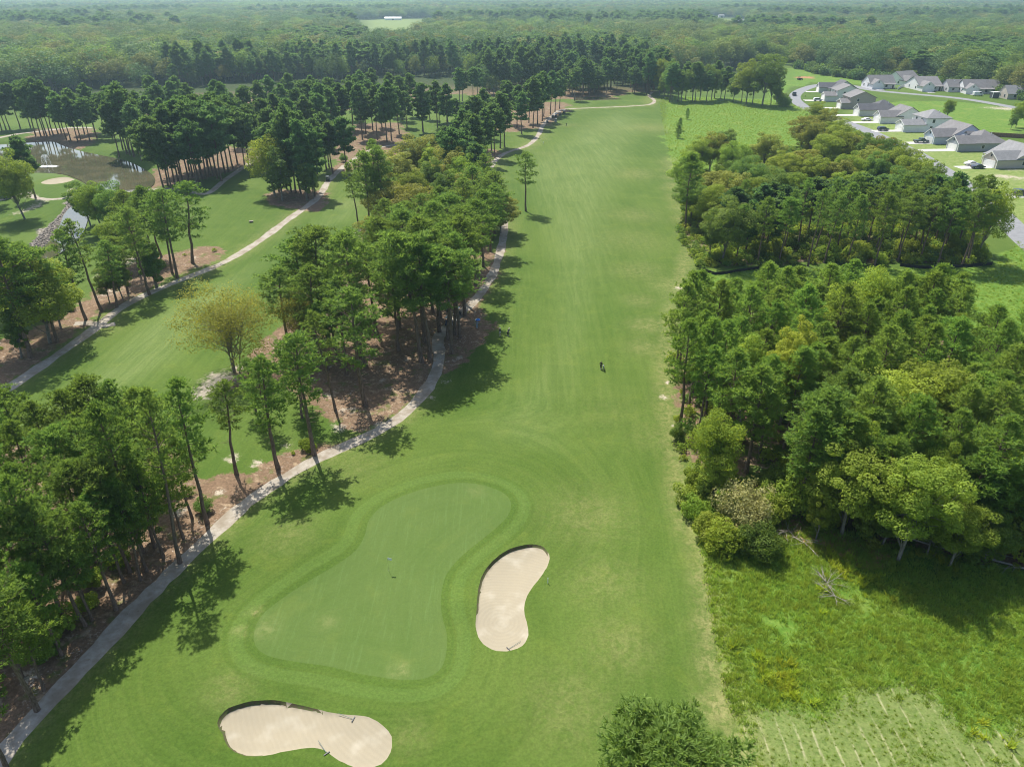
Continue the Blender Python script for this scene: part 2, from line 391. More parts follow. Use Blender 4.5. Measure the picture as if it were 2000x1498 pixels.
# worn verge beside the paths, dry strip down the right edge of the mown course
dpath = np.minimum(dist(V2, MAIN_PATH), dist(V2, LEFT_PATH))
dr = np.maximum(dr, .45*np.exp(-(dpath/2.6)**2)); dr = np.maximum(dr, .55*np.exp(-(dist(V2, RIGHT_EDGE)/2.2)**2)*(V2[:, 1] < 330))
A['sandy'] = np.maximum(sd, .45*np.exp(-(dpath/2.0)**2)*zmax(STRAW, 4)); A['clay'] = cl; A['dry'] = dr
rk = strip_poly(smooth(PW([(156,368),(147,385),(136,405),(120,425),(104,445),(84,465),(62,484),(42,500)]), 2), 3.6)
A['rock'] = zone(V2, rk, .6)
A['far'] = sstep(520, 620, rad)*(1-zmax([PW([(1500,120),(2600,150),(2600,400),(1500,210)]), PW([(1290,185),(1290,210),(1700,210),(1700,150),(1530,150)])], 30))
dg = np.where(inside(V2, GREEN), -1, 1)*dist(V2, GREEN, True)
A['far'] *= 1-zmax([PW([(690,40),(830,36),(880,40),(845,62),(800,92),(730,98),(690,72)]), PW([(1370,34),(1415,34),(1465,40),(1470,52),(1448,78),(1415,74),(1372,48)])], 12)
A['lawn'] = np.maximum(A['lawn'], zmax([PW([(690,38),(830,34),(890,38),(850,64),(800,95),(730,100),(685,72)]), PW([(1365,32),(1415,32),(1470,38),(1475,52),(1448,80),(1410,76),(1368,48)])], 10))
A['gdist'] = dg
A['fin'] = np.maximum(np.where(inside(V2, FAIRWAY), sstep(0, 16, dist(V2, FAIRWAY, True)), 0), np.where(inside(V2, LEFT_FAIRWAY), sstep(0, 8, dist(V2, LEFT_FAIRWAY, True)), 0))
w = sstep(26, 10, dg)
A['fu'] = w*np.abs(dg)+(1-w)*(V2[:, 0]+.0006*(V2[:, 1]-200)**2*.4); 
A['fv'] = w*V2[:, 0]+(1-w)*V2[:, 1]
SPLASH = None

def sub_ground(name, mask, mat, label, attrs=(), z=None, wall=None):
    f = F3[mask]; u, inv = np.unique(f, return_inverse=True); f = inv.reshape(f.shape).astype(np.int32)
    V = np.column_stack([V2[u], GZ[u] if z is None else np.full(len(u), z)])
    me = np_mesh(name, V, f, mat if isinstance(mat, list) else [mat], smooth_=True)
    for a in attrs:
        at = me.attributes.new(a, 'FLOAT', 'POINT'); at.data.foreach_set('value', A[a][u].astype(np.float32))
    o = link(name, me); return tag(o, label, None, None, 'structure')

# ---- turf colours
def turf_nodes(k, base, alt, streak=.5, p=None):
    """mown grass: broad tonal drift, mowing streaks that follow the stored flow, fine grain"""
    p = p or k.pos()
    fu, fv = k.attr('fu'), k.attr('fv')
    cmb = k.n('ShaderNodeCombineXYZ'); k.l(fu, cmb.inputs[0]); k.l(k.math('MULTIPLY', fv, .06), cmb.inputs[1])
    st = k.noise(cmb.outputs[0], .9, 5, .7, .6)
    cmb2 = k.n('ShaderNodeCombineXYZ'); k.l(fu, cmb2.inputs[0]); k.l(k.math('MULTIPLY', fv, .02), cmb2.inputs[1])
    st2 = k.noise(cmb2.outputs[0], .16, 3, .5, .3)
    big = k.noise(p, .022, 5, .62, .8); mid = k.noise(p, .21, 5, .65, .5); fine = k.noise(p, 3.2, 4, .75)
    c = k.mix(k.rng(big, .36, .64), base, alt)
    c = k.mix(k.math('MULTIPLY', k.rng(st, .42, .72), .5*streak), c, tuple(min(1, q*f) for q, f in zip(alt, (1.55, 1.28, 1.6))))
    c = k.mix(k.math('MULTIPLY', k.rng(st, .55, .3), .5*streak), c, tuple(q*.72 for q in base))
    c = k.mix(k.math('MULTIPLY', k.rng(st2, .46, .6), .4*streak), c, tuple(q*f for q, f in zip(base, (.85, .85, .7))))
    c = k.mix(k.math('MULTIPLY', k.rng(mid, .52, .72), .45), c, tuple(q*f for q, f in zip(alt, (1.25, 1.12, 1.0))))
    g = k.rng(fine, .25, .75, .80, 1.2)
    return k.mix(1.0, c, k.math('MULTIPLY', g, 1.0), 'MULTIPLY') if False else (c, g)
def scale_col(k, c, f):
    nd = k.n('ShaderNodeVectorMath', operation='SCALE'); k.l(c, nd.inputs[0]); k.val(nd.inputs['Scale'], f); return nd.outputs[0]

ROUGH_A, ROUGH_B = (.067, .121, .018), (.096, .149, .027)
FAIR_A, FAIR_B = (.099, .155, .035), (.127, .181, .048)
STRAWC, STRAWD, SANDC = (.25, .165, .105), (.13, .088, .055), (.50, .42, .32)

m, nt = newmat('ground_turf_straw_and_soil'); k = N(nt); p = k.pos()
c, g = turf_nodes(k, ROUGH_A, ROUGH_B, .42, p)
n_mid = k.noise(p, .5, 5, .7, .3); n_fine = k.noise(p, 2.2, 5, .75, .2); n_big = k.noise(p, .09, 4, .6)
# rank meadow
md = k.mix(k.rng(n_mid, .35, .65), (.075, .16, .018), (.14, .225, .035)); md = k.mix(k.math('MULTIPLY', k.rng(n_fine, .5, .72), .55), md, (.21, .27, .07)); md = k.mix(k.math('MULTIPLY', k.rng(n_big, .52, .68), .6), md, (.19, .24, .05))
c = k.mix(k.rng(k.math('ADD', k.attr('meadow'), k.math('MULTIPLY', k.math('SUBTRACT', n_mid, .5), .5)), .35, .65), c, md)
# cut hay with pale swaths
hp = k.mapping(p, (1, 1, 1), (0, 0, 0))
sx = k.n('ShaderNodeSeparateXYZ'); k.l(hp, sx.inputs[0])
wob = k.noise(k.mapping(p, (.6, .12, 1)), 1.0, 3, .6)
saw = k.math('PINGPONG', k.math('ADD', sx.outputs[0], k.math('MULTIPLY', wob, .8)), .85)
sw = k.math('MULTIPLY', k.rng(saw, .2, .0), k.rng(k.noise(k.mapping(p, (1.6, .35, 1)), .9, 5, .75), .42, .58))
hay = k.mix(k.rng(n_fine, .3, .7), (.10, .155, .034), (.185, .225, .072)); hay = k.mix(k.math('MULTIPLY', k.rng(n_mid, .5, .7), .4), hay, (.20, .235, .08)); hay = k.mix(k.math('MULTIPLY', sw, .8), hay, (.35, .34, .19))
c = k.mix(k.rng(k.math('ADD', k.attr('hay'), k.math('MULTIPLY', k.math('SUBTRACT', k.noise(p, 1.1, 6, .8), .5), 1.6)), .35, .65), c, hay)
c = k.mix(k.math('MULTIPLY', k.attr('lawn'), .8), c, k.mix(k.rng(n_mid, .35, .65), (.15, .22, .05), (.25, .29, .10)))
# dry turf
dn = k.math('MULTIPLY', k.attr('dry'), k.rng(k.noise(p, .9, 6, .8, .4), .38, .62, .25, 1.25))
c = k.mix(k.math('MULTIPLY', dn, .85, clamp=True), c, k.mix(n_fine, (.24, .22, .08), (.36, .33, .15)))
# pine straw
sn = k.rng(k.math('ADD', k.attr('straw'), k.math('MULTIPLY', k.math('SUBTRACT', k.noise(p, .24, 6, .78, .5), .5), 1.9)), .50, .68)
stc = k.mix(k.rng(n_fine, .3, .7), STRAWD, STRAWC); stc = k.mix(k.rng(n_mid, .54, .68), stc, (.34, .25, .16)); stc = k.mix(k.math('MULTIPLY', k.rng(k.noise(p, .33, 4, .6), .55, .66), .7), stc, (.10, .13, .03))
spk = k.rng(k.noise(p, 1.7, 5, .85, .8), .57, .63); stc = k.mix(k.math('MULTIPLY', spk, k.rng(n_big, .42, .58)), stc, (.46, .40, .33))
c = k.mix(sn, c, stc)
# sand and clay patches
ss = k.rng(k.math('ADD', k.attr('sandy'), k.math('MULTIPLY', k.math('SUBTRACT', k.noise(p, .7, 7, .88, .9), .5), 2.6)), .55, .95)
c = k.mix(ss, c, k.mix(n_fine, (.34, .28, .20), (.56, .50, .41)))
cs = k.rng(k.math('ADD', k.attr('clay'), k.math('MULTIPLY', k.math('SUBTRACT', n_mid, .5), .9)), .4, .65)
c = k.mix(cs, c, k.mix(n_fine, (.30, .15, .07), (.42, .24, .13)))
# rip-rap bed
vo = k.n('ShaderNodeTexVoronoi'); k.l(p, vo.inputs[0]); vo.inputs['Scale'].default_value = 1.6
c = k.mix(k.rng(k.attr('rock'), .35, .6), c, k.mix(k.rng(vo.outputs['Distance'], .1, .7), (.42, .37, .33), (.13, .12, .09)))
# forest floor of the far woods
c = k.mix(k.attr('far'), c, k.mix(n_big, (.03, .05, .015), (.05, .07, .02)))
# raised collar round the green
gd = k.attr('gdist')
c = k.mix(k.math('MULTIPLY', k.math('MULTIPLY', k.rng(gd, 1.0, 1.25), k.rng(gd, 2.9, 2.6)), .38), c, (.105, .178, .038))
c = k.mix(k.math('MULTIPLY', k.rng(gd, 1.0, .7), .4), c, (.062, .118, .018))
c = k.mix(k.math('MULTIPLY', k.math('MULTIPLY', k.rng(gd, 2.7, 2.9), k.rng(gd, 3.6, 3.1)), .3), c, (.066, .122, .018))
c = scale_col(k, c, g)
k.out(k.principled(c, .95, 0, .12, k.bump(k.math('ADD', n_fine, k.math('MULTIPLY', n_mid, 1.2)), .35, .25)))
M_GROUND = m
def turf_mat(name, a, b, streak, extra=None):
    m, nt = newmat(name); k = N(nt); p = k.pos(); c, g = turf_nodes(k, a, b, streak, p)
    dn = k.math('MULTIPLY', k.attr('dry'), k.rng(k.noise(p, .9, 6, .8, .4), .38, .62, .2, 1.2))
    c = k.mix(k.math('MULTIPLY', dn, .7, clamp=True), c, (.32, .31, .13))
    if name == 'fairway_turf':
        c0, _ = turf_nodes(k, ROUGH_A, ROUGH_B, .42, p); c0 = k.mix(k.math('MULTIPLY', dn, .85, clamp=True), c0, (.30, .27, .11)); c = k.mix(k.attr('fin'), c0, c)
    if extra: c = extra(k, c, p)
    c = scale_col(k, c, k.math('ADD', k.math('MULTIPLY', g, .35), .65) if name == 'putting_surface' else g)
    k.out(k.principled(c, .95, 0, .12, k.bump(k.noise(p, 2.5, 4, .7), .22, .1))); return m
M_FAIR = turf_mat('fairway_turf', FAIR_A, FAIR_B, .8)
def green_x(k, c, p):
    st = k.noise(k.mapping(p, (2.2, .12, 1), (0, 0, math.radians(-38))), 1., 5, .8)
    c = k.mix(k.math('MULTIPLY', k.rng(st, .5, .68), .14), c, (.18, .29, .10))
    sp = k.rng(k.noise(p, 4.5, 3, .9), .66, .7)
    return k.mix(k.math('MULTIPLY', sp, .1), c, (.27, .32, .13))
M_GREEN = turf_mat('putting_surface', (.081, .136, .029), (.096, .149, .037), .2, green_x)
# concrete path with sand and litter drifted over it
m, nt = newmat('cart_path_concrete'); k = N(nt); p = k.pos()
f = k.noise(p, 1.1, 6, .75); f2 = k.noise(p, .25, 3, .6)
c = k.mix(k.rng(f, .3, .7), (.30, .26, .205), (.43, .39, .33)); c = k.mix(k.math('MULTIPLY', k.rng(f2, .44, .62), .7), c, (.24, .195, .14)); c = k.mix(k.math('MULTIPLY', k.rng(k.noise(p, 2.6, 5, .8), .6, .68), .7), c, (.20, .14, .08))
k.out(k.principled(c, .9, 0, .2, k.bump(f, .1, .05))); M_PATH = m
m, nt = newmat('asphalt'); k = N(nt); p = k.pos(); f = k.noise(p, .6, 5, .7)
k.out(k.principled(k.mix(k.rng(f, .3, .7), (.20, .205, .215), (.26, .265, .275)), .9, 0, .2)); M_ROAD = m
# raked sand: rake lines wander round a few centres
m, nt = newmat('raked_bunker_sand'); k = N(nt); p = k.pos()
wv = k.n('ShaderNodeTexWave', wave_type='RINGS', rings_direction='Z'); wv.inputs['Scale'].default_value = .62; wv.inputs['Distortion'].default_value = 5.0; wv.inputs['Detail'].default_value = 2.5; wv.inputs['Detail Scale'].default_value = .35
bc = P(980, 1215); k.l(k.mapping(p, (1, 1, 0), loc=(-bc[0], -bc[1], 0)), wv.inputs[0])
f = k.noise(p, 1.3, 6, .7); f3 = k.noise(p, .35, 3, .5)
c = k.mix(k.math('MULTIPLY', wv.outputs['Fac'], .2), (.335, .292, .208), (.39, .342, .25)); c = k.mix(k.math('MULTIPLY', k.rng(f, .35, .7), .3), c, (.30, .27, .205)); c = k.mix(k.math('MULTIPLY', k.rng(f3, .5, .8), .5), c, (.50, .46, .37))
k.out(k.principled(c, .95, 0, .1, k.bump(wv.outputs['Fac'], .18, .05))); M_SAND = m
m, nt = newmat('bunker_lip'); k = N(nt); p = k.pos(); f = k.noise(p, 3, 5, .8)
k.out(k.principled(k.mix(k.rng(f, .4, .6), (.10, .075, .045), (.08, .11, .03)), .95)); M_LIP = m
# murky pond water
m, nt = newmat('pond_water'); k = N(nt); p = k.pos(); f = k.noise(p, .12, 4, .6)
k.out(k.principled(k.mix(k.rng(f, .4, .62), (.085, .085, .048), (.12, .11, .062)), .04, 0, 1.0, k.bump(k.noise(k.mapping(p, (1, 1.6, 1)), 1.1, 3, .6), .035, .1), **{'IOR': 1.6})); M_WATER = m

GA = ('straw', 'meadow', 'hay', 'lawn', 'sandy', 'clay', 'dry', 'rock', 'far', 'gdist', 'fu', 'fv')
nm = np.array([r[0] for r in REG]+['ground'])[FREG]
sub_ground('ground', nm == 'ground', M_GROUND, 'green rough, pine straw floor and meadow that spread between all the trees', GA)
labs = {0: 'long pale concrete cart path winding along the main fairway beside the pines', 1: 'pale cart path running diagonally along the left fairway', 2: 'narrow cart path passing the pond and its two small bridges', 3: 'distant cart path behind the pond at the left edge', 4: 'short sandy track joining the left cart path'}
for i in range(5): sub_ground('cart_path', FREG == i, M_PATH, labs[i], z=None)
sub_ground('road', FREG == 5, M_ROAD, 'grey asphalt street curving past the row of houses')
sub_ground('putting_green', FREG == 6, M_GREEN, 'large smooth pale putting green with the flagstick between the two near bunkers', ('dry', 'fu', 'fv'))
sub_ground('putting_green', FREG == 7, M_GREEN, 'small far putting green beside the pond', ('dry', 'fu', 'fv'))
for i, L in ((8, 'kidney shaped sand bunker right of the near putting green'), (9, 'wide bean shaped sand bunker at the bottom below the green'), (10, 'small far sand bunker beside the pond green')):
    mask = FREG == i
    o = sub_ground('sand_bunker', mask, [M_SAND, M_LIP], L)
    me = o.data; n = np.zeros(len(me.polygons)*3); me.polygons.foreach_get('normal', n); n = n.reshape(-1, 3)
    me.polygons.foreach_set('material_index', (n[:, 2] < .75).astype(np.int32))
sub_ground('fairway', FREG == 14, M_FAIR, 'pale closely mown main fairway running straight away from the green', ('dry', 'fu', 'fv', 'fin'))
sub_ground('fairway', FREG == 15, M_FAIR, 'pale green left fairway beside the diagonal cart path', ('dry', 'fu', 'fv', 'fin'))
sub_ground('pond', FREG == 11, M_WATER, 'murky green brown pond reflecting pines and sky, with a fountain', z=-.55)
sub_ground('stream', FREG == 12, M_WATER, 'narrow pale stream running from the pond past a stone bank', z=-.55)
sub_ground('pond', FREG == 13, M_WATER, 'sliver of far water glinting behind the pine belt', z=-.35)
# ================================================================ TREES
def leaf_mat(name, cols, hue_spread=.10, trans=.32, rough=.6, spec=.07, far=False):
    """foliage: colour drifts leaf by leaf (tint) and tree by tree (object random / stored tint)"""
    m, nt = newmat(name); k = N(nt)
    t = k.attr('tint'); oi = k.n('ShaderNodeObjectInfo').outputs['Random']; it = k.attr('hue', 'INSTANCER')
    c = k.mix(t, cols[0], cols[1])
    c = k.mix(k.math('MULTIPLY', k.rng(oi, 0, 1), .7), c, cols[2])
    hs = k.n('ShaderNodeHueSaturation'); k.l(c, hs.inputs['Color'])
    k.l(k.math('ADD', k.math('MULTIPLY', k.math('FRACT', k.math('MULTIPLY', oi, 7.31)), .045), .474), hs.inputs['Hue'])
    k.l(k.math('ADD', k.math('MULTIPLY', k.math('FRACT', k.math('MULTIPLY', oi, 3.77)), .52), .78), hs.inputs['Value'])
    col = hs.outputs[0]
    if far:
        col = k.mix(k.math('MULTIPLY', k.rng(it, .1, .9), .5), col, k.mix(t, (.16, .18, .05), (.27, .26, .08)))
        col = k.mix(k.math('MULTIPLY', k.rng(it, -.1, -.9), .7), col, (.045, .105, .040))
    d = k.principled(col, rough, 0, spec)
    tr = k.n('ShaderNodeBsdfTranslucent'); k.l(k.mix(.5, col, tuple(min(1, q*1.3) for q in (cols[1][0]*1.5, cols[1][1]*1.35, cols[1][2]*.5))), tr.inputs['Color'])
    mx = k.n('ShaderNodeMixShader'); mx.inputs[0].default_value = trans; k.l(d, mx.inputs[1]); k.l(tr.outputs[0], mx.inputs[2])
    k.out(mx.outputs[0]); return m
M_PINE = leaf_mat('pine_needles', ((.082, .168, .044), (.212, .340, .078), (.160, .240, .070)), trans=.47)
M_FPINE = leaf_mat('far_pine_needles', ((.056, .132, .056), (.150, .265, .092), (.112, .190, .082)), trans=.42)
M_PINE2 = leaf_mat('young_pine_needles', ((.098, .192, .042), (.245, .380, .076), (.190, .285, .068)), trans=.47)
M_DARK = leaf_mat('dark_broad_leaves', ((.084, .165, .038), (.195, .300, .065), (.150, .225, .060)), trans=.48)
M_LEAF = leaf_mat('green_broad_leaves', ((.120, .205, .032), (.275, .375, .055), (.235, .285, .050)), trans=.46)
M_YEL = leaf_mat('yellow_green_leaves', ((.180, .265, .034), (.360, .445, .066), (.285, .350, .060)), trans=.45)
M_OLIVE = leaf_mat('olive_turning_leaves', ((.165, .195, .040), (.300, .325, .066), (.240, .250, .058)), trans=.44)
M_PALE = leaf_mat('pale_seed_heads', ((.24, .27, .10), (.44, .44, .20), (.33, .34, .13)), trans=.3)
def bark(name, a, b):
    m, nt = newmat(name); k = N(nt); p = k.obj(); f = k.noise(k.mapping(p, (5, 5, 1.2)), 1.3, 5, .75)
    k.out(k.principled(k.mix(k.rng(f, .35, .65), a, b), .95, 0, .15, k.bump(f, .4, .05))); return m
M_BARK = bark('pine_bark', (.11, .075, .055), (.24, .18, .14)); M_GBARK = bark('grey_bark', (.14, .125, .10), (.30, .28, .24))
M_DEAD = bark('bleached_dead_wood', (.24, .215, .18), (.40, .365, .31)); M_IVY = M_DARK

def tubes_np(paths, radii, n=6):
    V = []; F = []; o = 0
    for pts, rr in zip(paths, radii):
        pts = np.asarray(pts, float); L_ = len(pts)
        d = np.gradient(pts, axis=0); d /= np.linalg.norm(d, axis=1)[:, None]+1e-9
        ref = np.array([1., .13, .07]) if abs(d[0, 2]) > .5 else np.array([0, 0, 1.])
        a = ref-d*(d@ref)[:, None]; a /= np.linalg.norm(a, axis=1)[:, None]+1e-9; b = np.cross(d, a)
        q = np.arange(n)*2*PI/n
        ring = pts[:, None]+(a[:, None]*np.cos(q)[None, :, None]+b[:, None]*np.sin(q)[None, :, None])*np.asarray(rr)[:, None, None]
        V.append(ring.reshape(-1, 3))
        i = np.arange(L_-1)[:, None]*n; kk = np.arange(n)[None]; k2 = (kk+1) % n
        F.append(np.stack([i+kk, i+k2, i+n+k2, i+n+kk], -1).reshape(-1, 4)+o); o += L_*n
    return np.vstack(V), np.vstack(F)
def unit(v): return v/(np.linalg.norm(v, axis=-1, keepdims=True)+1e-9)
def needles(C, OUT, size, per, r, wid=.13):
    """tufts: a burst of thin blades round each centre, leaning outward and up"""
    n = len(C); c = np.repeat(C, per, 0); o = np.repeat(OUT, per, 0)
    d = unit(o*.9+r.normal(0, .75, (n*per, 3))+np.array([0, 0, .35])); ln = size*r.uniform(.7, 1.25, (n*per, 1))
    s = unit(np.cross(d, r.normal(0, 1, (n*per, 3))))*ln*wid
    b = c-d*ln*.15
    V = np.stack([b-s, b+s, c+d*ln+s*.45, c+d*ln-s*.45], 1).reshape(-1, 3)
    F = np.arange(n*per*4).reshape(-1, 4)
    t = np.repeat(r.uniform(0, 1, n), per)*.6+r.uniform(0, .4, n*per)
    return V, F, t
def leaves(C, NRM, size, r, asp=.8):
    n = len(C); nn = unit(NRM+r.normal(0, .55, (n, 3))); a = unit(np.cross(nn, r.normal(0, 1, (n, 3)))); b = np.cross(nn, a)
    s = size*r.uniform(.6, 1.3, (n, 1)); a = a*s; b = b*s*asp
    V = np.stack([C-a*.5-b*.15, C+b*.5-a*.05, C+a*.5+b*.1, C-b*.5+a*.05], 1).reshape(-1, 3)
    return V, np.arange(n*4).reshape(-1, 4), r.uniform(0, 1, n)
def pine_mesh(seed, H, R, base=.5, nbr=44, flat=.55, per=5, tuft=.5, dens=1., lean=0., open_=0., mat=None, lod=0, bare=True, stub=6):
    r = np.random.default_rng(seed)
    nz = 9; zz = np.linspace(0, H*.97, nz); off = np.cumsum(r.normal(0, .10, (nz, 2)), 0)*(H/20); off -= off[0]; off[:, 0] += lean*(zz/H)**1.5*H
    tr = np.column_stack([off, zz]); rad0 = .0125*H+.02
    rr = rad0*(1-.82*(zz/H))*np.where(zz < .5, 1.25, 1)
    paths = [tr]; radii = [rr]
    C = []; O = []
    def trunk_at(z): return np.array([np.interp(z, zz, off[:, 0]), np.interp(z, zz, off[:, 1]), z])
    for i in range(nbr):
        t = (i+.5+r.uniform(-.4, .4))/nbr; t = min(max(t, 0), .995)
        z = H*(base+(1-base)*t*.95)
        prof = (math.sin(PI*min(1, (t*.86+.16)))**.65) if t < .8 else (1.12-t)*1.9*.75
        ln = R*max(.22, prof)*r.uniform(.65, 1.15)*(1-open_*r.uniform(0, .6)*(t < .5))
        az = i*2.39996+r.uniform(-.5, .5); el = math.radians(r.uniform(-8, 22)+38*t)
        s = trunk_at(z); d = np.array([math.cos(az)*math.cos(el), math.sin(az)*math.cos(el), math.sin(el)])
        q = np.linspace(0, 1, 4)[:, None]; br = s+d*ln*q+np.array([0, 0, 1])*ln*.16*q*q
        paths.append(br); radii.append(np.array([.055, .04, .028, .012])*(H/20)*(1.15-t*.5)*(ln/R+.3))
        nc = max(1, int(round((1.3+2.2*ln/3.2)*(1-open_*.35))))
        for j in range(nc):
            f = .42+.6*(j+r.uniform(.2, .8))/nc
            side = np.cross(d, [0, 0, 1]); c = s+d*ln*f+np.array([0, 0, 1])*ln*.16*f*f+side*r.normal(0, .22)*ln*.5
            cr = r.uniform(.45, 1.05)*(R/3.4)**.5
            n = max(3, int(17*dens*cr*cr))
            g = unit(r.normal(0, 1, (n, 3))); g[:, 2] = np.abs(g[:, 2])*1.0-.25
            pt = c+g*np.array([1, 1, flat])*cr*r.uniform(.15, 1.25, (n, 1))**.8
            C.append(pt); O.append(unit(g*.7+d*.5))
    top = trunk_at(H*.97); n = int(34*dens); g = unit(r.normal(0, 1, (n, 3))); g[:, 2] = np.abs(g[:, 2])
    C.append(top+g*np.array([.7, .7, .9])*R*.22); O.append(g)
    for i in range(stub if bare else 0):
        z = H*r.uniform(.22, base); az = r.uniform(0, 6.28); s = trunk_at(z); d = np.array([math.cos(az), math.sin(az), r.uniform(-.2, .25)])
        paths.append(s+d*np.linspace(0, r.uniform(.5, 1.7), 3)[:, None]); radii.append(np.array([.035, .022, .01]))
    V, F = tubes_np(paths[:1], radii[:1], 8 if lod == 0 else 5)
    V2_, F2_ = tubes_np(paths[1:], radii[1:], 4 if lod == 0 else 3)
    tm = np_mesh('trunk', np.vstack([V, V2_]), np.vstack([F, F2_+len(V)]), [M_BARK], smooth_=True)
    C = np.vstack(C); O = np.vstack(O)
    V, F, t = needles(C, O, tuft, per, r, .125 if lod == 0 else .30)
    return tm, np_mesh('crown', V, F, [mat or M_PINE], tint=t), tr[-1]
def broad_mesh(seed, H, R, base=.3, nblob=38, leaf=.42, lpb=150, mat=None, bmat=None, stems=1, shape=1.0, airy=0., lod=0, lean=0, spread=.30):
    r = np.random.default_rng(seed); paths = []; radii = []; C = []; Nn = []; T = []
    cz = H*(base+(1-base)*.52); hz_ = H*(1-base)*.5
    bl = []
    for i in range(nblob):
        ph = math.acos(1-1.85*(i+.5)/nblob); th = i*2.39996+r.uniform(-.4, .4); rr = r.uniform(.5, 1.05)
        bl.append(np.array([math.sin(ph)*math.cos(th)*R*rr, math.sin(ph)*math.sin(th)*R*rr, cz+math.cos(ph)*hz_*rr*shape]))
    for i in range(nblob//3):
        g = unit(r.normal(0, 1, 3))*r.uniform(.1, .5); bl.append(np.array([g[0]*R, g[1]*R, cz+g[2]*hz_]))
    sb = [np.array([r.normal(0, .5)*(stems > 1), r.normal(0, .5)*(stems > 1), 0]) for _ in range(stems)]
    st = []
    for s in sb:
        e = np.array([s[0]*3+r.normal(0, R*.1)+lean*H, s[1]*3+r.normal(0, R*.1), H*(base+(1-base)*.62)])
        q = np.linspace(0, 1, 7)[:, None]; pth = s+(e-s)*q+np.column_stack([np.sin(q[:, 0]*5+i)*.15, np.cos(q[:, 0]*4)*.15, np.zeros(7)]); st.append(pth)
        paths.append(pth); radii.append((.014*H+.03)*(1-.75*q[:, 0])/(stems**.5))
    for b in bl:
        p = st[r.integers(len(st))]; k0 = r.uniform(.3, .85); s = p[int(k0*6)]
        m = (s+b)/2+np.array([0, 0, .08*H])*(b[2] > s[2])*.4; q = np.linspace(0, 1, 5)[:, None]
        paths.append((1-q)**2*s+2*q*(1-q)*m+q*q*b); radii.append(np.array([.07, .05, .035, .022, .01])*(H/16))
        br = R*spread*r.uniform(.55, 1.4); n = int(lpb*(1-airy)*(br/(R*spread))**2)
        g = unit(r.normal(0, 1, (n, 3))); rad_ = r.uniform(.55 if not airy else .15, 1.0, (n, 1))**.6
        C.append(b+g*br*rad_*np.array([1, 1, .8])); Nn.append(g+np.array([0, 0, .5])); T.append(np.full(n, r.uniform(0, .55)))
    V, F = tubes_np(paths[:len(st)], radii[:len(st)], 7 if lod == 0 else 5); V2_, F2_ = tubes_np(paths[len(st):], radii[len(st):], 4 if lod == 0 else 3)
    tm = np_mesh('trunk', np.vstack([V, V2_]), np.vstack([F, F2_+len(V)]), [bmat or M_GBARK], smooth_=True)
    V, F, t = leaves(np.vstack(C), np.vstack(Nn), leaf, r)
    return tm, np_mesh('crown', V, F, [mat or M_LEAF], tint=np.clip(np.concatenate(T)+t*.45, 0, 1)), None

TPL = {}
def tpl(key, fn, H, n, **kw):
    TPL[key] = []
    for i in range(n):
        k2 = {a: (b[i % len(b)] if isinstance(b, list) else b) for a, b in kw.items()}
        TPL[key].append((H, fn(abs(hash_(key))+i*17, H, **k2)))
def hash_(s): return sum(ord(c)*(i+3) for i, c in enumerate(s))
# near trees (crowns fine enough for a tree 70-250 m away)
tpl('pine', pine_mesh, 21, 7, R=[4.2, 3.7, 4.7, 4.0, 4.4, 3.6, 4.2], base=[.44, .40, .50, .36, .46, .42, .40], nbr=[42, 40, 44, 46, 40, 36, 44], open_=[.3, .5, .2, .5, .35, .7, .3], lean=[0, .02, -.02, .01, .03, -.03, 0], per=8, tuft=.46, dens=.78)
tpl('openpine', pine_mesh, 21, 4, R=[3.8, 4.2, 3.5, 4.6], base=[.36, .45, .5, .35], nbr=[36, 34, 32, 38], open_=[.8, .7, .8, .9], lean=[.02, -.03, .04, 0], flat=.4, per=8, tuft=.46, dens=.78)
tpl('farpine', pine_mesh, 26, 6, R=[6.2, 5.6, 6.8, 5.9, 6.4, 5.3], base=[.34, .28, .38, .40, .31, .25], nbr=[40, 44, 42, 38, 44, 46], open_=[.2, .35, .1, .2, .3, .4], per=4, tuft=.80, dens=.60, lod=1, mat=M_FPINE)
tpl('plantation', pine_mesh, 18, 6, R=[3.2, 3.5, 2.9, 3.3, 3.6, 3.0], base=[.42, .38, .45, .40, .35, .42], nbr=[38, 42, 36, 40, 42, 38], open_=[.1, .2, .1, .15, .1, .2], per=8, tuft=.45, dens=.85, mat=M_PINE2, stub=3)
tpl('youngpine', pine_mesh, 7, 2, R=[2.0, 2.1], base=.06, nbr=34, per=5, tuft=.5, dens=.9, bare=False)
tpl('broad', broad_mesh, 15, 4, R=[4.6, 5.0, 4.2, 4.8], base=[.25, .2, .28, .22], nblob=[46, 50, 42, 48], leaf=.25, lpb=390, mat=M_LEAF, spread=.27)
tpl('dark', broad_mesh, 15, 3, R=[4.4, 4.0, 4.8], base=[.2, .16, .22], nblob=46, leaf=.25, lpb=390, mat=M_DARK, spread=.27)
tpl('yellow', broad_mesh, 16, 3, R=[2.7, 3.1, 4.2], base=[.22, .2, .2], nblob=[40, 44, 52], leaf=.24, lpb=270, mat=M_YEL, shape=1.0)
tpl('olive', broad_mesh, 16, 3, R=[5.0, 4.6, 5.4], base=[.2, .25, .2], nblob=54, leaf=.32, lpb=230, mat=M_OLIVE, spread=.24)
tpl('airy', broad_mesh, 13, 2, R=[6.4, 5.2], base=[.22, .2], nblob=[84, 68], leaf=.19, lpb=230, mat=M_OLIVE, stems=4, airy=.35, spread=.28)
tpl('ivycolumn', broad_mesh, 12, 2, R=[1.9, 1.7], base=.03, nblob=34, leaf=.32, lpb=150, mat=M_DARK, spread=.40)
tpl('shrub', broad_mesh, 3.2, 3, R=[2.0, 1.6, 2.3], base=.02, nblob=16, leaf=.22, lpb=200, mat=M_LEAF, spread=.36)
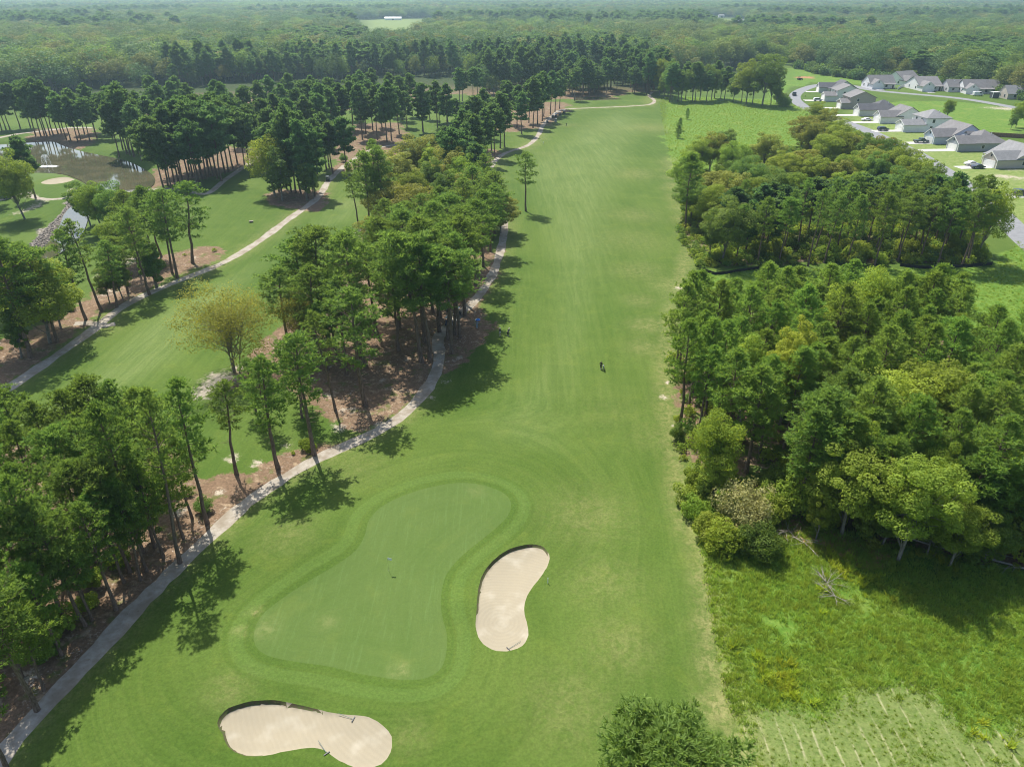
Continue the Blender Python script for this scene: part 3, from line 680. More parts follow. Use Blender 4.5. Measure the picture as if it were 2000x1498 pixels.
tpl('darkshrub', broad_mesh, 4.0, 2, R=[2.3, 2.0], base=.02, nblob=20, leaf=.22, lpb=220, mat=M_DARK, spread=.4)
tpl('yelshrub', broad_mesh, 3.5, 2, R=[2.0, 1.7], base=.02, nblob=18, leaf=.22, lpb=180, mat=M_YEL, spread=.4)
tpl('paleshrub', broad_mesh, 4.6, 1, R=[2.6], base=.04, nblob=30, leaf=.16, lpb=220, mat=M_PALE, spread=.36, airy=.2)

KIND = {  # object name, category, word in the label
 'pine': ('pine_tree', 'pine tree', 'tall dark pine'), 'openpine': ('pine_tree', 'pine tree', 'open branched pine'), 'farpine': ('pine_tree', 'pine tree', 'tall far pine'),
 'plantation': ('pine_tree', 'pine tree', 'slim green pine'), 'youngpine': ('young_pine', 'pine tree', 'small bushy young pine'), 'broad': ('broadleaf_tree', 'tree', 'green leafy tree'),
 'dark': ('broadleaf_tree', 'tree', 'dark leafy tree'), 'yellow': ('yellow_green_tree', 'tree', 'bright yellow-green tree'), 'olive': ('turning_tree', 'tree', 'olive brown turning tree'),
 'airy': ('airy_tree', 'tree', 'airy many stemmed tree'), 'ivycolumn': ('vine_covered_trunk', 'tree', 'dark vine covered trunk'), 'shrub': ('shrub', 'shrub', 'green shrub'),
 'darkshrub': ('shrub', 'shrub', 'dark shrub'), 'yelshrub': ('shrub', 'shrub', 'yellow-green shrub'), 'paleshrub': ('shrub', 'shrub', 'pale seed-covered shrub')}
PARTS = {}
def put_tree(key, x, y, h=None, label=None, group=None, var=None, wide=1.0, rz=None):
    v = random.randrange(len(TPL[key])) if var is None else var % len(TPL[key])
    H0, (tm, cm, _) = TPL[key][v]; name, cat, _w = KIND[key]
    s = (h or H0*random.uniform(.9, 1.1))/H0
    o = bpy.data.objects.new(name, None); COL.objects.link(o); o.location = (x, y, hz(x, y)-.08)
    o.rotation_euler = (random.gauss(0, .03), random.gauss(0, .03), random.uniform(0, 6.28) if rz is None else rz); ws = s**.6*wide*random.uniform(.93, 1.07); o.scale = (ws, ws, s*(random.uniform(.92, 1.04) if key == 'farpine' else 1))
    o.empty_display_size = 1
    if (key, v) not in PARTS:
        a = bpy.data.objects.new('trunk', tm); b = bpy.data.objects.new('crown', cm); PARTS[key, v] = (a, b)
    else: a, b = (q.copy() for q in PARTS[key, v])
    for q in (a, b): COL.objects.link(q); q.parent = o
    return tag(o, label, cat, group)

# ---- the groves: each entry is (kind, base px) or with a traced top; labels are made from rank and place afterwards
GROVES = {}
def grove(gname, group, rows):
    GROVES.setdefault(gname, (group, []))[1].extend(rows)
def base(kind, bx, by, ty, var=None, wide=1.0):
    x, y = P(bx, by); h = height_at(x, y, ty); return dict(k=kind, x=x, y=y, h=min(max(h, 2.), 32), var=var, wide=wide)
def top(kind, tx, ty, h, var=None, wide=1.0):
    x, y = P(tx, ty, h); return dict(k=kind, x=x, y=y, h=h, var=var, wide=wide)

g1 = [base('pine', 405, 1022, 745, 1), base('openpine', 462, 926, 748, 2, 1.35), base('openpine', 543, 914, 694, 0, 1.3), base('openpine', 614, 888, 655, 1, 1.35), base('openpine', 655, 800, 605, 2, 1.1), base('pine', 520, 830, 715, 3, 1.0), base('openpine', 590, 815, 660, 3, 1.0),
      base('openpine', 352, 1100, 775, 2, .9), base('pine', 280, 1080, 790, 0, .9), base('pine', 130, 1223, 935, 1), base('pine', 42, 1325, 1060, 3)]
for a, b, h in ((160,742,17),(212,738,17),(110,768,17),(60,782,17),(255,765,16),(-5,765,17),(-60,800,18),(20,830,17),(90,845,17),(150,815,16),(205,835,17),(275,805,15),(-40,870,18),(30,905,18),(110,905,17),(180,905,17),(-110,860,19),(240,875,16),
                (70,985,18),(-20,985,18),(-90,960,19),(150,985,16),(-160,1050,19),(215,960,14),(-60,1120,19),(45,1110,13),(-130,1250,18),(120,1060,12),(10,1190,12)):
    g1.append(top('pine' if (a+b) % 3 else 'plantation', a, b, h))
g1 += [top('plantation', 225, 930, 15), top('plantation', 262, 905, 15), top('plantation', 310, 885, 14), top('plantation', 175, 950, 15), top('plantation', 330, 850, 14), top('plantation', 100, 1010, 14), base('ivycolumn', 300, 1055, 960), base('dark', 60, 1235, 1130), base('shrub', 185, 1150, 1115), base('yelshrub', 170, 1190, 1165), base('shrub', 235, 1105, 1075), base('darkshrub', 95, 1290, 1255), base('shrub', 600, 878, 858), base('darkshrub', 398, 1000, 975), base('yelshrub', 60, 1190, 1150), base('shrub', 120, 1235, 1195), base('darkshrub', 10, 1280, 1235)]
for d in g1: d['wide'] *= .92
grove('near left grove', 'pines crowding the near left side of the cart path', g1)

g2 = [base('pine', 565, 690, 524, 0), base('pine', 640, 655, 446, 2), base('pine', 600, 650, 462, 4), base('pine', 700, 690, 455, 0), base('openpine', 713, 790, 560, 0, 1.1), base('pine', 712, 715, 575, 1),
      base('openpine', 779, 684, 490, 3), base('pine', 823, 706, 455, 2), base('pine', 839, 700, 470, 0), base('pine', 829, 668, 430, 4), base('pine', 874, 664, 470, 6), base('pine', 888, 654, 455, 1), base('pine', 898, 660, 480, 5), base('pine', 908, 616, 425, 0),
      base('pine', 760, 610, 430, 2), base('pine', 800, 590, 410, 6), base('pine', 850, 570, 395, 0), base('pine', 880, 540, 382, 2), base('pine', 910, 520, 400, 4), base('pine', 940, 500, 385, 0, .9), base('pine', 740, 560, 430, 3), base('pine', 660, 700, 560, 6), base('pine', 640, 720, 585, 1),
      base('pine', 590, 790, 665, 3, .8), base('pine', 830, 640, 500, 4), base('pine', 780, 640, 470, 0), base('pine', 860, 620, 440, 2), base('pine', 500, 805, 700, 1, .8),
      base('pine', 738, 440, 278, 5), base('pine', 748, 445, 290, 3), base('pine', 722, 450, 300, 6), base('pine', 700, 440, 320, 5, .8)]
def bh(kind, bx, by, h, var=None, wide=1.):
    x, y = P(bx, by); return dict(k=kind, x=x, y=y, h=h, var=var, wide=wide)
g2 += [bh('pine', 958, 492, 19, 0), bh('pine', 966, 458, 18, 2), bh('pine', 944, 522, 20, 4), bh('pine', 928, 556, 21, 0), bh('pine', 905, 592, 22, 2), bh('pine', 858, 648, 23, 4, 1.1), bh('pine', 882, 690, 22, 2, 1.0), bh('pine', 846, 610, 22, 0), bh('pine', 790, 545, 19, 3), bh('pine', 820, 520, 19, 5), bh('pine', 760, 520, 18, 1), bh('pine', 860, 500, 19, 0),
       bh('pine', 900, 470, 18, 4), bh('pine', 930, 440, 18, 6), bh('openpine', 676, 730, 20, 1), bh('pine', 622, 705, 20, 4), bh('pine', 735, 650, 20, 0), bh('pine', 690, 610, 19, 2), bh('pine', 952, 400, 17, 5), bh('pine', 948, 370, 16, 3)]
for d in g2: d['wide'] *= 1.3
grove('middle grove', 'pines between the left fairway and the main cart path', g2)
g3 = [base('airy', 456, 726, 556, 0, 1.15), base('airy', 606, 700, 560, 1, .9)]
for a, b, h, kd in ((800,268,17,'olive'),(838,280,16,'yellow'),(770,300,15,'olive'),(884,292,16,'olive'),(850,262,16,'olive'),(925,335,14,'olive'),(762,362,14,'olive'),(815,365,14,'olive'),(872,372,14,'broad'),(950,378,13,'olive'),(738,425,11,'olive'),
                    (978,385,11,'olive'),(905,305,15,'broad'),(862,335,14,'dark'),(840,310,15,'dark'),(800,330,14,'broad'),(905,372,13,'broad')):
    g3.append(top(kd, a, b, h, None, 1.55 if kd in ('olive', 'yellow') else 1.25))
g3 += [top('pine', 868, 250, 18, 2), top('pine', 905, 258, 19, 0), top('pine', 930, 282, 18, 6), top('pine', 955, 330, 17, 4), top('pine', 780, 400, 17, 2, 1.2), top('pine', 840, 395, 18, 0, 1.2)]
grove('olive toned grove', 'leafy trees in the middle of the left grove', g3)
g4 = [base('openpine', 977, 290, 182, 2), base('pine', 960, 296, 205, 0), base('farpine', 1019, 264, 182, 1, .7), base('farpine', 992, 242, 160, 0), base('farpine', 1041, 251, 152, 3), base('farpine', 1050, 243, 148, 2), base('farpine', 1059, 237, 142, 4), base('farpine', 1033, 241, 158, 5), base('farpine', 1075, 224, 140, 1), base('farpine', 1084, 219, 145, 2),
      base('farpine', 1093, 213, 140, 0), base('farpine', 1062, 228, 150, 5), base('farpine', 1010, 250, 168, 3), base('farpine', 935, 292, 190, 2), base('farpine', 915, 285, 200, 4), base('farpine', 945, 270, 175, 0), base('farpine', 1122, 197, 135, 1)]
for a, b in ((905,215),(925,225),(900,240),(880,250),(945,215),(965,205),(985,190)): g4.append(top('farpine', a, b, 22))
grove('path end grove', 'pines beside the far end of the main cart path', g4)
g5 = [base('pine', 60, 698, 470, 0, 1.2), base('ivycolumn', 44, 698, 590), base('broad', 100, 670, 510, 1, 1.2), base('pine', 112, 668, 480, 2), base('openpine', 168, 624, 452, 0), base('openpine', 198, 606, 425, 2), base('pine', 228, 600, 470, 1), base('dark', 240, 584, 500, 1, .8), base('pine', 250, 572, 462, 2),
      base('pine', 272, 537, 400, 0), base('pine', 292, 575, 405, 1), base('ivycolumn', 308, 560, 450), base('ivycolumn', 303, 562, 470), base('pine', 336, 532, 380, 6), base('openpine', 346, 542, 372, 1), base('openpine', 376, 513, 356, 3, 1.2), base('dark', 235, 460, 360, 2), base('broad', 200, 455, 352, 0), base('dark', 175, 440, 350, 1),
      base('pine', 262, 500, 372, 4), base('pine', 300, 505, 375, 6), base('broad', 245, 520, 420, 2), base('yellow', 230, 450, 375, 1), base('pine', -5, 690, 465, 4), base('broad', 60, 620, 485, 3), base('pine', -40, 640, 440, 0), base('broad', 120, 640, 540, 2), base('dark', 215, 590, 525, 0, .7), base('pine', 315, 500, 362, 0), base('pine', 20, 600, 468, 1)]
for d in g5: d['wide'] *= 1.18
grove('left path row', 'trees lining the left cart path', g5)
g6 = [base('broad', 48, 427, 300, 1, 1.1), base('openpine', 70, 388, 268, 1), base('dark', -10, 400, 290, 0), base('pine', 5, 380, 300, 2)]
for a, b, t in ((70,266,160),(80,267,158),(87,265,165),(92,267,155),(98,265,168),(105,267,160),(114,263,175),(130,273,182),(138,275,190),(152,277,188),(176,277,195),(190,271,192),(4,256,172),(12,255,168),(20,254,176),(40,252,165),(248,301,172),(254,303,165),(262,307,160),(270,300,170),(240,292,178),(60,250,160),(-15,260,170),(-30,255,165),(120,260,180),(165,262,190),(205,262,185),(220,270,182)):
    g6.append(base('farpine', a, b, t))
grove('pond shore grove', 'pines standing round the pond', g6)
g7 = []
for a, b, t in ((320,368,235),(328,363,225),(340,356,215),(348,355,205),(358,358,210),(368,352,200),(376,346,205),(388,356,200),(395,350,195),(403,350,205),(410,343,198),(417,345,210),(425,350,200),(433,355,195),(440,340,200),(447,338,192),(455,330,198),(464,321,195),(478,325,215),(488,333,225),(392,335,190),(370,335,195),(350,340,205),(420,330,190),(438,330,188),(405,325,190),(500,318,210),(385,365,235),(335,370,250)):
    g7.append(base('farpine', a, b, t))
for a, b, t in ((570,377,235),(578,379,222),(588,379,215),(602,389,240),(560,370,225),(615,385,250),(596,372,225),(545,375,240),(638,333,222),(643,327,230),(678,339,232),(650,340,240),(620,340,235)): g7.append(base('farpine', a, b, t))
g7 += [base('yellow', 536, 384, 262, 2, 1.35), base('ivycolumn', 552, 393, 290, 0, 1.6), base('dark', 612, 390, 320, 1, .7), base('ivycolumn', 600, 392, 310, 1, 1.2), base('darkshrub', 672, 316, 300)]
grove('pond side grove', 'tall bare stemmed pines between pond and left fairway', g7)
g8 = []
for a, b, t in ((690,253,160),(708,273,165),(737,273,170),(756,277,172),(765,275,160),(702,243,155),(746,249,165),(728,255,158),(715,262,168),(827,260,182),(858,242,186),(891,245,194),(875,240,192),(897,200,134),(903,198,136),(924,196,133),(933,193,135),(665,255,165),(780,262,172),(795,250,180),(650,262,170),(840,235,180),(630,270,165),(610,262,160)): g8.append(base('farpine', a, b, t))
for a, b in ((225,190),(250,205),(205,200),(280,190),(300,165),(330,160),(310,195),(290,150),(260,180),(340,150),(360,165),(430,162),(415,158),(470,170),(500,160),(520,150),(545,165),(560,145),(585,160),(605,150),(530,185),(510,195),(560,195),(590,190),(620,185),(640,175),(660,165),(680,150),(450,185),(480,205),(555,210),(520,215),(160,165),(130,175),(780,150),(800,145),(820,165),(850,160),(870,165),(760,145),(575,175),(700,140),(725,135),(635,155)):
    g8.append(top('farpine', a, b, 23))
grove('mid distance grove', 'pines across the middle distance of the course', g8)
# lone and small trees
lone = [('openpine', 1027, 413, 298, 1, 1.2, 'lone slender pine standing on the grass beside the main fairway, its round shadow below'),
        ('youngpine', 1324, 271, 246, 0, 1., 'small young pine in the meadow, nearest of the three'), ('youngpine', 1326, 256, 232, 1, 1., 'small young pine in the meadow, middle one of the three'), ('youngpine', 1342, 233, 212, 0, .8, 'small young pine in the meadow, farthest of the three'),
        ('broad', 1848, 237, 192, 0, .8, 'single round tree on the open field behind the houses'), ('broad', 1984, 250, 200, 1, .8, 'leafy tree at the right edge behind the wooden fence'), ('dark', 1974, 254, 225, 0, .7, 'small dark tree at the right edge beside the taller leafy one'), ('dark', 2005, 250, 205, 2, .8, 'dark tree cut by the right edge behind the houses')]
for kd, a, b, t, v, wd, lab in lone:
    d = base(kd, a, b, t, v, wd); put_tree(kd, d['x'], d['y'], d['h'], lab, None, v, wd, 2.0)
# big pine crown poking up from below the frame
d = top('pine', 1300, 1388, 21.5, 0, 1.25); TPL['closepine'] = [(21, pine_mesh(991, 21, 5.0, base=.5, nbr=70, per=9, tuft=.44, dens=1.7, mat=M_PINE))]; KIND['closepine'] = ('pine_tree', 'pine tree', 'pine')
x_, y_ = P(1290, 1450, 17.); put_tree('closepine', x_, y_, 17.0, 'nearest pine, only its crown rising over the bottom edge of the picture', None, 0, 1.32, .3)

# right hand plantation: jittered ranks inside the traced wood, slim pines with a few yellow trees
g9 = []
wood = PW([(1322,835),(1375,905),(1480,960),(1560,990),(1700,1030),(2000,1080),(2300,1150),(2300,960),(2100,865),(2000,812),(1920,752),(1860,712),(1780,668),(1700,648),(1600,640),(1500,646),(1400,668),(1312,700),(1302,770)])
lo, hi = wood.min(0), wood.max(0); sp = 5.7; yy = lo[1]; row = 0
while yy < hi[1]:
    xx = lo[0]+(row % 2)*sp/2
    while xx < hi[0]:
        q = (xx+random.uniform(-1.1, 1.1), yy+random.uniform(-1.1, 1.1)); pp = proj(*q)
        tp = proj(q[0], q[1], 17)
        if inside([q], wood)[0] and tp[0] < 2090 and not (1500 < pp[0] < 1560 and 880 < pp[1] < 980) and not (1590 < pp[0] < 1650 and 760 < pp[1] < 830):
            g9.append(dict(k='plantation', x=q[0], y=q[1], h=random.uniform(14, 19.5), var=None, wide=random.uniform(.98, 1.22)))
        xx += sp
    yy += sp*.87; row += 1
for a, b, h, kd, wd in ((1482,645,16,'yellow',.75),(1568,630,15.5,'yellow',.75),(1545,660,14,'yellow',.7),(1662,548,15,'yellow',.75),(1722,518,16,'yellow',.8),(1775,715,15,'yellow',1.05),(1850,700,15,'broad',1.0),(1815,740,13,'yellow',.9),(1418,800,11,'yellow',.8),(1700,860,12,'broad',.9),(1830,890,13,'broad',.9)):
    d = top(kd, a, b, h+3.5, 2 if wd > 1.2 else None, wd*1.25); g9[:] = [e for e in g9 if e['k'] != 'plantation' or math.hypot(e['x']-d['x'], e['y']-d['y']) > 3.4]; g9.append(d)
g9 += [top('pine', 1622, 775, 18.5, 2, 1.15), top('pine', 1655, 720, 18, 0, 1.05), top('dark', 1760, 960, 9, 1, .9), top('broad', 1900, 985, 10, 1, .9), top('dark', 1840, 1000, 7, 0, .8), top('broad', 1620, 960, 8, 0, .6), top('dark', 1960, 1010, 8, 2, .8)]
g9 += [base('yellow', 1390, 985, 880, 1, .95), base('dark', 1370, 985, 930, 0, .55), base('shrub', 1350, 985, 945), base('shrub', 1362, 1010, 975), base('paleshrub', 1452, 1030, 945, 0, 1.1), base('darkshrub', 1478, 1075, 1020, 0, 1.1), base('yelshrub', 1412, 1075, 1025, 0, 1.1), base('darkshrub', 1430, 1065, 1035, 1), base('shrub', 1380, 1045, 1008), base('shrub', 1352, 955, 915), base('darkshrub', 1322, 860, 828, 1, .7), base('shrub', 1505, 1010, 975), base('shrub', 1535, 1000, 960)]
for i in range(17):
    a = 1545+i*31+random.uniform(-8, 8); b = 985+(a-1480)*.17+random.uniform(-22, 14); kd = ['plantation', 'dark', 'plantation', 'broad', 'plantation'][i % 5]; g9.append(base(kd, a, b, b-random.uniform(135, 205), None, 1.25 if kd == 'plantation' else random.uniform(.55, .72)))
for i in range(26):
    a = random.uniform(1480, 2060); b = 1005+(a-1480)*.17+random.uniform(-45, 5); g9.append(base(random.choice(['shrub', 'darkshrub', 'shrub', 'yelshrub']), a, b, b-random.uniform(38, 75)))
grove('near right wood', 'slim pines packed in the near right wood', g9)
g10 = [base('pine', 1338, 448, 300, 6, 1.0), base('dark', 1412, 512, 392, 2, 1.2), base('dark', 1385, 508, 420, 1, .8), base('openpine', 1890, 515, 345, 0, 1.1), base('yellow', 1905, 510, 352, 2, .9)]
for r_, (yb, x0, x1, t0) in enumerate(((513,1440,1900,372),(494,1450,1890,360),(476,1430,1880,350),(460,1440,1870,338))):
    xq = x0
    while xq < x1:
        g10.append(base('pine' if random.random() < .7 else 'openpine', xq+random.uniform(-8, 8), yb+random.uniform(-7, 7), t0+random.uniform(-10, 16)+(18 if xq < 1560 else 0), None, .95)); xq += 44
for a, b, h, kd in ((1395,262,14,'olive'),(1372,270,13,'broad'),(1440,278,13,'broad'),(1420,255,13,'dark'),(1502,262,13,'olive'),(1540,300,12,'broad'),(1620,212,14,'olive'),(1592,240,14,'olive'),(1650,258,13,'broad'),(1680,262,12,'olive'),(1622,262,13,'broad'),(1700,290,13,'olive'),(1742,275,14,'dark'),(1720,300,13,'dark'),
                    (1395,330,12,'olive'),(1350,300,13,'broad'),(1470,310,14,'dark'),(1570,290,12,'olive'),(1600,300,13,'broad'),(1560,335,13,'broad'),(1640,310,12,'olive'),(1670,330,14,'broad'),(1520,330,13,'dark'),(1440,340,13,'olive'),(1610,340,13,'yellow'),(1660,300,13,'broad'),(1780,310,13,'broad'),(1760,330,13,'dark'),(1800,340,14,'dark'),(1845,345,14,'dark'),(1480,350,12,'broad'),(1400,365,12,'broad'),(1360,352,12,'dark'),(1645,235,14,'broad'),(1700,262,14,'dark'),(1735,268,14,'olive'),(1765,285,14,'broad'),(1800,300,15,'broad'),(1825,322,15,'dark'),(1850,345,15,'broad'),(1872,368,15,'dark'),(1600,200,12,'broad'),(1575,228,13,'olive')):
    g10.append(top(kd, a, b, h+1, None, 1.38))
for i in range(40):
    a = random.uniform(1380, 1910); b = random.uniform(485, 520); g10.append(base(random.choice(['shrub', 'darkshrub', 'yelshrub', 'shrub']), a, b, b-random.uniform(16, 34)))
grove('far right wood', 'trees of the second wood in front of the houses', g10)
g11 = [base('dark', 1490, 207, 108, 0, 1.7), base('broad', 1458, 204, 120, 1, 1.4), base('dark', 1432, 200, 150, 1, 1.2), base('darkshrub', 1532, 208, 188, 0, 1.6), base('darkshrub', 1525, 204, 180, 1, 1.4), base('dark', 1470, 205, 128, 1), base('broad', 1505, 206, 140, 2), base('dark', 1515, 208, 165, 2, .7), base('pine', 1448, 200, 140, 0)]
for a in range(1296, 1415, 9): g11.append(base('farpine' if a % 2 else 'dark', a+random.uniform(-3, 3), 197+random.uniform(-5, 3), 126+random.uniform(-6, 14), None, 1.15))
g11 += [base('broad', 1288, 186, 110, 0, 1.1), base('dark', 1305, 190, 118, 1, 1.1)]
grove('meadow end clump', 'trees at the far edge of the meadow', g11)

PINES = ('pine', 'openpine', 'farpine', 'plantation')
def place_groves():
    """the 300 pines that show largest become trees of their own; the smaller ones are gathered for one mass"""
    allp = sorted((d for g in GROVES.values() for d in g[1] if d['k'] in PINES), key=lambda d: -d['h']*d['wide']/math.hypot(d['x'], d['y']))
    for d in allp[298:]: d['skip'] = True
    for gname, (group, rows) in GROVES.items():
        ks = {}
        for d in rows:
            if 'skip' not in d: ks.setdefault(d['k'], []).append(d)
        for kd, L_ in ks.items():
            word = KIND[kd][2]; n = len(L_)
            nr = max(1, int(round(math.sqrt(n/2.0)))) if n > 4 else 1
            L_.sort(key=lambda d: d['y']); per = math.ceil(n/nr)
            for r_ in range(nr):
                row = sorted(L_[r_*per:(r_+1)*per], key=lambda d: proj(d['x'], d['y'])[0])
                for c_, d in enumerate(row):
                    if n == 1: lab = f'{word}, the only one in the {gname}'
                    elif nr == 1: lab = f'{word}, {nth(c_)} from the left in the {gname}'
                    else: lab = f'{word}, {nth(c_)} from left in {nth(r_)} row of the {gname}'
                    put_tree(kd, d['x'], d['y'], d['h'], lab, group, d['var'], d['wide'])
    return [d for d in allp if 'skip' in d]
REST = place_groves()

# ================================================================ scattered stuff (uncountable): one object each, instanced by geometry nodes
def scatter(name, pts, zs, scl, idx, meshes, hue, label, mats=None):
    coll = bpy.data.collections.new(name+'_kinds')
    for i, me in enumerate(meshes):
        o = bpy.data.objects.new(f'kind_{i:02d}', me); coll.objects.link(o)
    me = bpy.data.meshes.new(name); n = len(pts); me.vertices.add(n)
    me.vertices.foreach_set('co', np.column_stack([pts, zs]).astype(np.float32).ravel())
    def at(nm_, ty, v):
        a = me.attributes.new(nm_, ty, 'POINT'); a.data.foreach_set('value' if ty != 'FLOAT_VECTOR' else 'vector', np.asarray(v, np.int32 if ty == 'INT' else np.float32).ravel())
    at('size', 'FLOAT_VECTOR', scl); at('which', 'INT', idx); at('turn', 'FLOAT_VECTOR', np.column_stack([np.zeros(n), np.zeros(n), rng.uniform(0, 6.28, n)])); at('hue', 'FLOAT', hue)
    o = link(name, me); tag(o, label, None, None, 'stuff')
    ng = bpy.data.node_groups.new(name, 'GeometryNodeTree'); ng.interface.new_socket('Geometry', in_out='INPUT', socket_type='NodeSocketGeometry'); ng.interface.new_socket('Geometry', in_out='OUTPUT', socket_type='NodeSocketGeometry')
    gi = ng.nodes.new('NodeGroupInput'); go = ng.nodes.new('NodeGroupOutput'); ip = ng.nodes.new('GeometryNodeInstanceOnPoints'); ci = ng.nodes.new('GeometryNodeCollectionInfo')
    ci.inputs['Collection'].default_value = coll; ci.inputs['Separate Children'].default_value = True; ci.inputs['Reset Children'].default_value = True
    def na(nm_, ty):
        nd = ng.nodes.new('GeometryNodeInputNamedAttribute'); nd.data_type = ty; nd.inputs['Name'].default_value = nm_; return nd.outputs[0]
    lk = ng.links.new; lk(gi.outputs[0], ip.inputs['Points']); lk(ci.outputs[0], ip.inputs['Instance']); ip.inputs['Pick Instance'].default_value = True
    lk(na('which', 'INT'), ip.inputs['Instance Index']); lk(na('size', 'FLOAT_VECTOR'), ip.inputs['Scale']); lk(na('turn', 'FLOAT_VECTOR'), ip.inputs['Rotation']); lk(ip.outputs[0], go.inputs[0])
    mo = o.modifiers.new('scatter', 'NODES'); mo.node_group = ng
    return o
def merged(seed, fn, H, lod_kw, mat_t, mat_c):
    """trunk and crown of one far tree in a single mesh"""
    tm, cm, _ = fn(seed, H, **lod_kw)
    def arr(me):
        v = np.zeros(len(me.vertices)*3, np.float32); me.vertices.foreach_get('co', v); f = np.zeros(len(me.loops), np.int32); me.loops.foreach_get('vertex_index', f); return v.reshape(-1, 3), f.reshape(-1, 4)
    v1, f1 = arr(tm); v2, f2 = arr(cm); t = np.zeros(len(f2), np.float32); cm.attributes['tint'].data.foreach_get('value', t)
    me = np_mesh('far_tree', np.vstack([v1, v2]), np.vstack([f1, f2+len(v1)]), [mat_t, mat_c], fm=np.concatenate([np.zeros(len(f1)), np.ones(len(f2))]), tint=np.concatenate([np.zeros(len(f1)), t]))
    bpy.data.meshes.remove(tm); bpy.data.meshes.remove(cm); return me
M_FBROAD = leaf_mat('far_broad_leaves', ((.060, .138, .050), (.155, .265, .080), (.140, .205, .080)), trans=.24, far=True)
M_FYEL = leaf_mat('far_yellowing_leaves', ((.13, .180, .045), (.25, .300, .07), (.24, .235, .08)), trans=.24)
fb = [merged(500+i, broad_mesh, 18, dict(R=r_, base=.12, nblob=34, leaf=.62, lpb=70, lod=1, spread=.38, mat=M_FBROAD), M_GBARK, m_) for i, (r_, m_) in enumerate(((5.6, M_FBROAD), (6.4, M_FBROAD), (5.0, M_FYEL), (6.0, M_DARK), (5.4, M_FBROAD)))]
fp = [merged(600+i, pine_mesh, 27, dict(R=r_, base=b_, nbr=34, per=3, tuft=1.5, dens=.38, lod=1, bare=False), M_BARK, M_FPINE) for i, (r_, b_) in enumerate(((4.6, .45), (4.2, .5), (5.0, .42)))]
fs = [merged(700+i, broad_mesh, 6, dict(R=3.2, base=.02, nblob=14, leaf=1.0, lpb=26, lod=1, spread=.42), M_GBARK, m_) for i, m_ in enumerate((M_FBROAD, M_DARK))]
# clumps for the farthest woods: eight crowns in one
def clump(seed, m_):
    r = np.random.default_rng(seed); C = []; Nn = []; T = []
    for i in range(9):
        c = np.array([r.uniform(-15, 15), r.uniform(-15, 15), r.uniform(9, 13)]); R_ = r.uniform(5, 7); n = 70
        g = unit(r.normal(0, 1, (n, 3))); g[:, 2] = np.where(g[:, 2] < -.3, -g[:, 2], g[:, 2]); C.append(c+g*R_*np.array([1, 1, 1.1])); Nn.append(g); T.append(np.full(n, r.uniform(0, 1)))
    V, F, t = leaves(np.vstack(C), np.vstack(Nn), 3.4, r); return np_mesh('wood_clump', V, F, [m_], tint=np.clip(np.concatenate(T)*.7+t*.3, 0, 1))
fc = [clump(800, M_FBROAD), clump(801, M_FBROAD), clump(802, M_PINE), clump(803, M_FYEL)]

def forest_mask(q):
    """which candidate points carry far woods (bases), from outlines traced in the photo and laid on the ground"""
    front = PW([(-900,190),(-300,188),(0,188),(150,178),(300,168),(480,160),(650,150),(850,140),(1050,135),(1190,138),(1290,150),(1330,150),(1420,135),(1500,128),(1530,126),(1570,134),(1640,150),(1720,158),(1800,160),(1900,172),(1960,186),(2060,205),(2400,235),(3200,300)])
    big = np.vstack([front, np.array([[9300, 400], [9300, 9300], [-9300, 9300], [-9300, 400]])])
    m = inside(q, big)
    for c in ([(690,40),(830,36),(880,40),(845,62),(800,92),(730,98),(690,72)], [(1370,34),(1415,34),(1465,40),(1470,52),(1448,78),(1415,74),(1372,48)], [(1355,108),(1410,110),(1405,130),(1360,128)], [(1800,92),(2060,104),(2060,116),(1800,104)]):
        m &= ~inside(q, PW(c))
    return m
def cands(r0, r1, sp, half=.92):
    out = []; y = r0*.3
    y = r0
    xs = np.arange(-half*r1-60, half*r1+60, sp); ys = np.arange(r0*.55, r1, sp*.9)
    gx, gy = np.meshgrid(xs, ys); gx = gx+(np.arange(len(ys)) % 2)[:, None]*sp/2
    q = np.stack([gx.ravel(), gy.ravel()], 1); q += rng.uniform(-sp*.36, sp*.36, q.shape)
    d = q[:, 1]; q = q[(d >= r0) & (d < r1) & (np.abs(q[:, 0]) < half*d+70)]
    return q[forest_mask(q)]
def vnoise(q, s, seed=0):
    r = np.random.default_rng(seed+5); o = np.zeros(len(q))
    for i in range(6):
        a = r.uniform(0, 6.28); f = s*r.uniform(.6, 1.6); o += np.sin((q[:, 0]*math.cos(a)+q[:, 1]*math.sin(a))*f+r.uniform(0, 6.28))
    return o/3.4
Q1 = cands(380, 1150, 13.2); Q2 = cands(1150, 2300, 20.); Q3 = cands(2300, 8600, 34, .86)
def kinds(q, nb, np_):
    a = vnoise(q, .012, 1)+rng.normal(0, .35, len(q)); pine = a > .62
    px = np.array([proj(*p)[0] for p in q]) if len(q) < 60000 else q[:, 0]*0
    left = px < 700
    return pine
pine1 = kinds(Q1, 5, 3); w1 = np.where(pine1, 5+rng.integers(0, 3, len(Q1)), np.minimum(4, np.floor((vnoise(Q1, .02, 3)+1.3)/2.6*5+rng.normal(0, .9, len(Q1))).astype(int).clip(0, 4)))
s1 = np.where(pine1, rng.uniform(.68, .9, len(Q1)), rng.uniform(.75, 1.5, len(Q1)))
wd1 = np.where(pine1, 1.2, s1)*rng.uniform(1.0, 1.7, len(Q1))
scatter('distant_woods', Q1, np.full(len(Q1), -.3), np.column_stack([wd1, wd1, s1]), w1, fb+fp, vnoise(Q1, .01, 2), 'mixed green woods that close off the course in the distance')
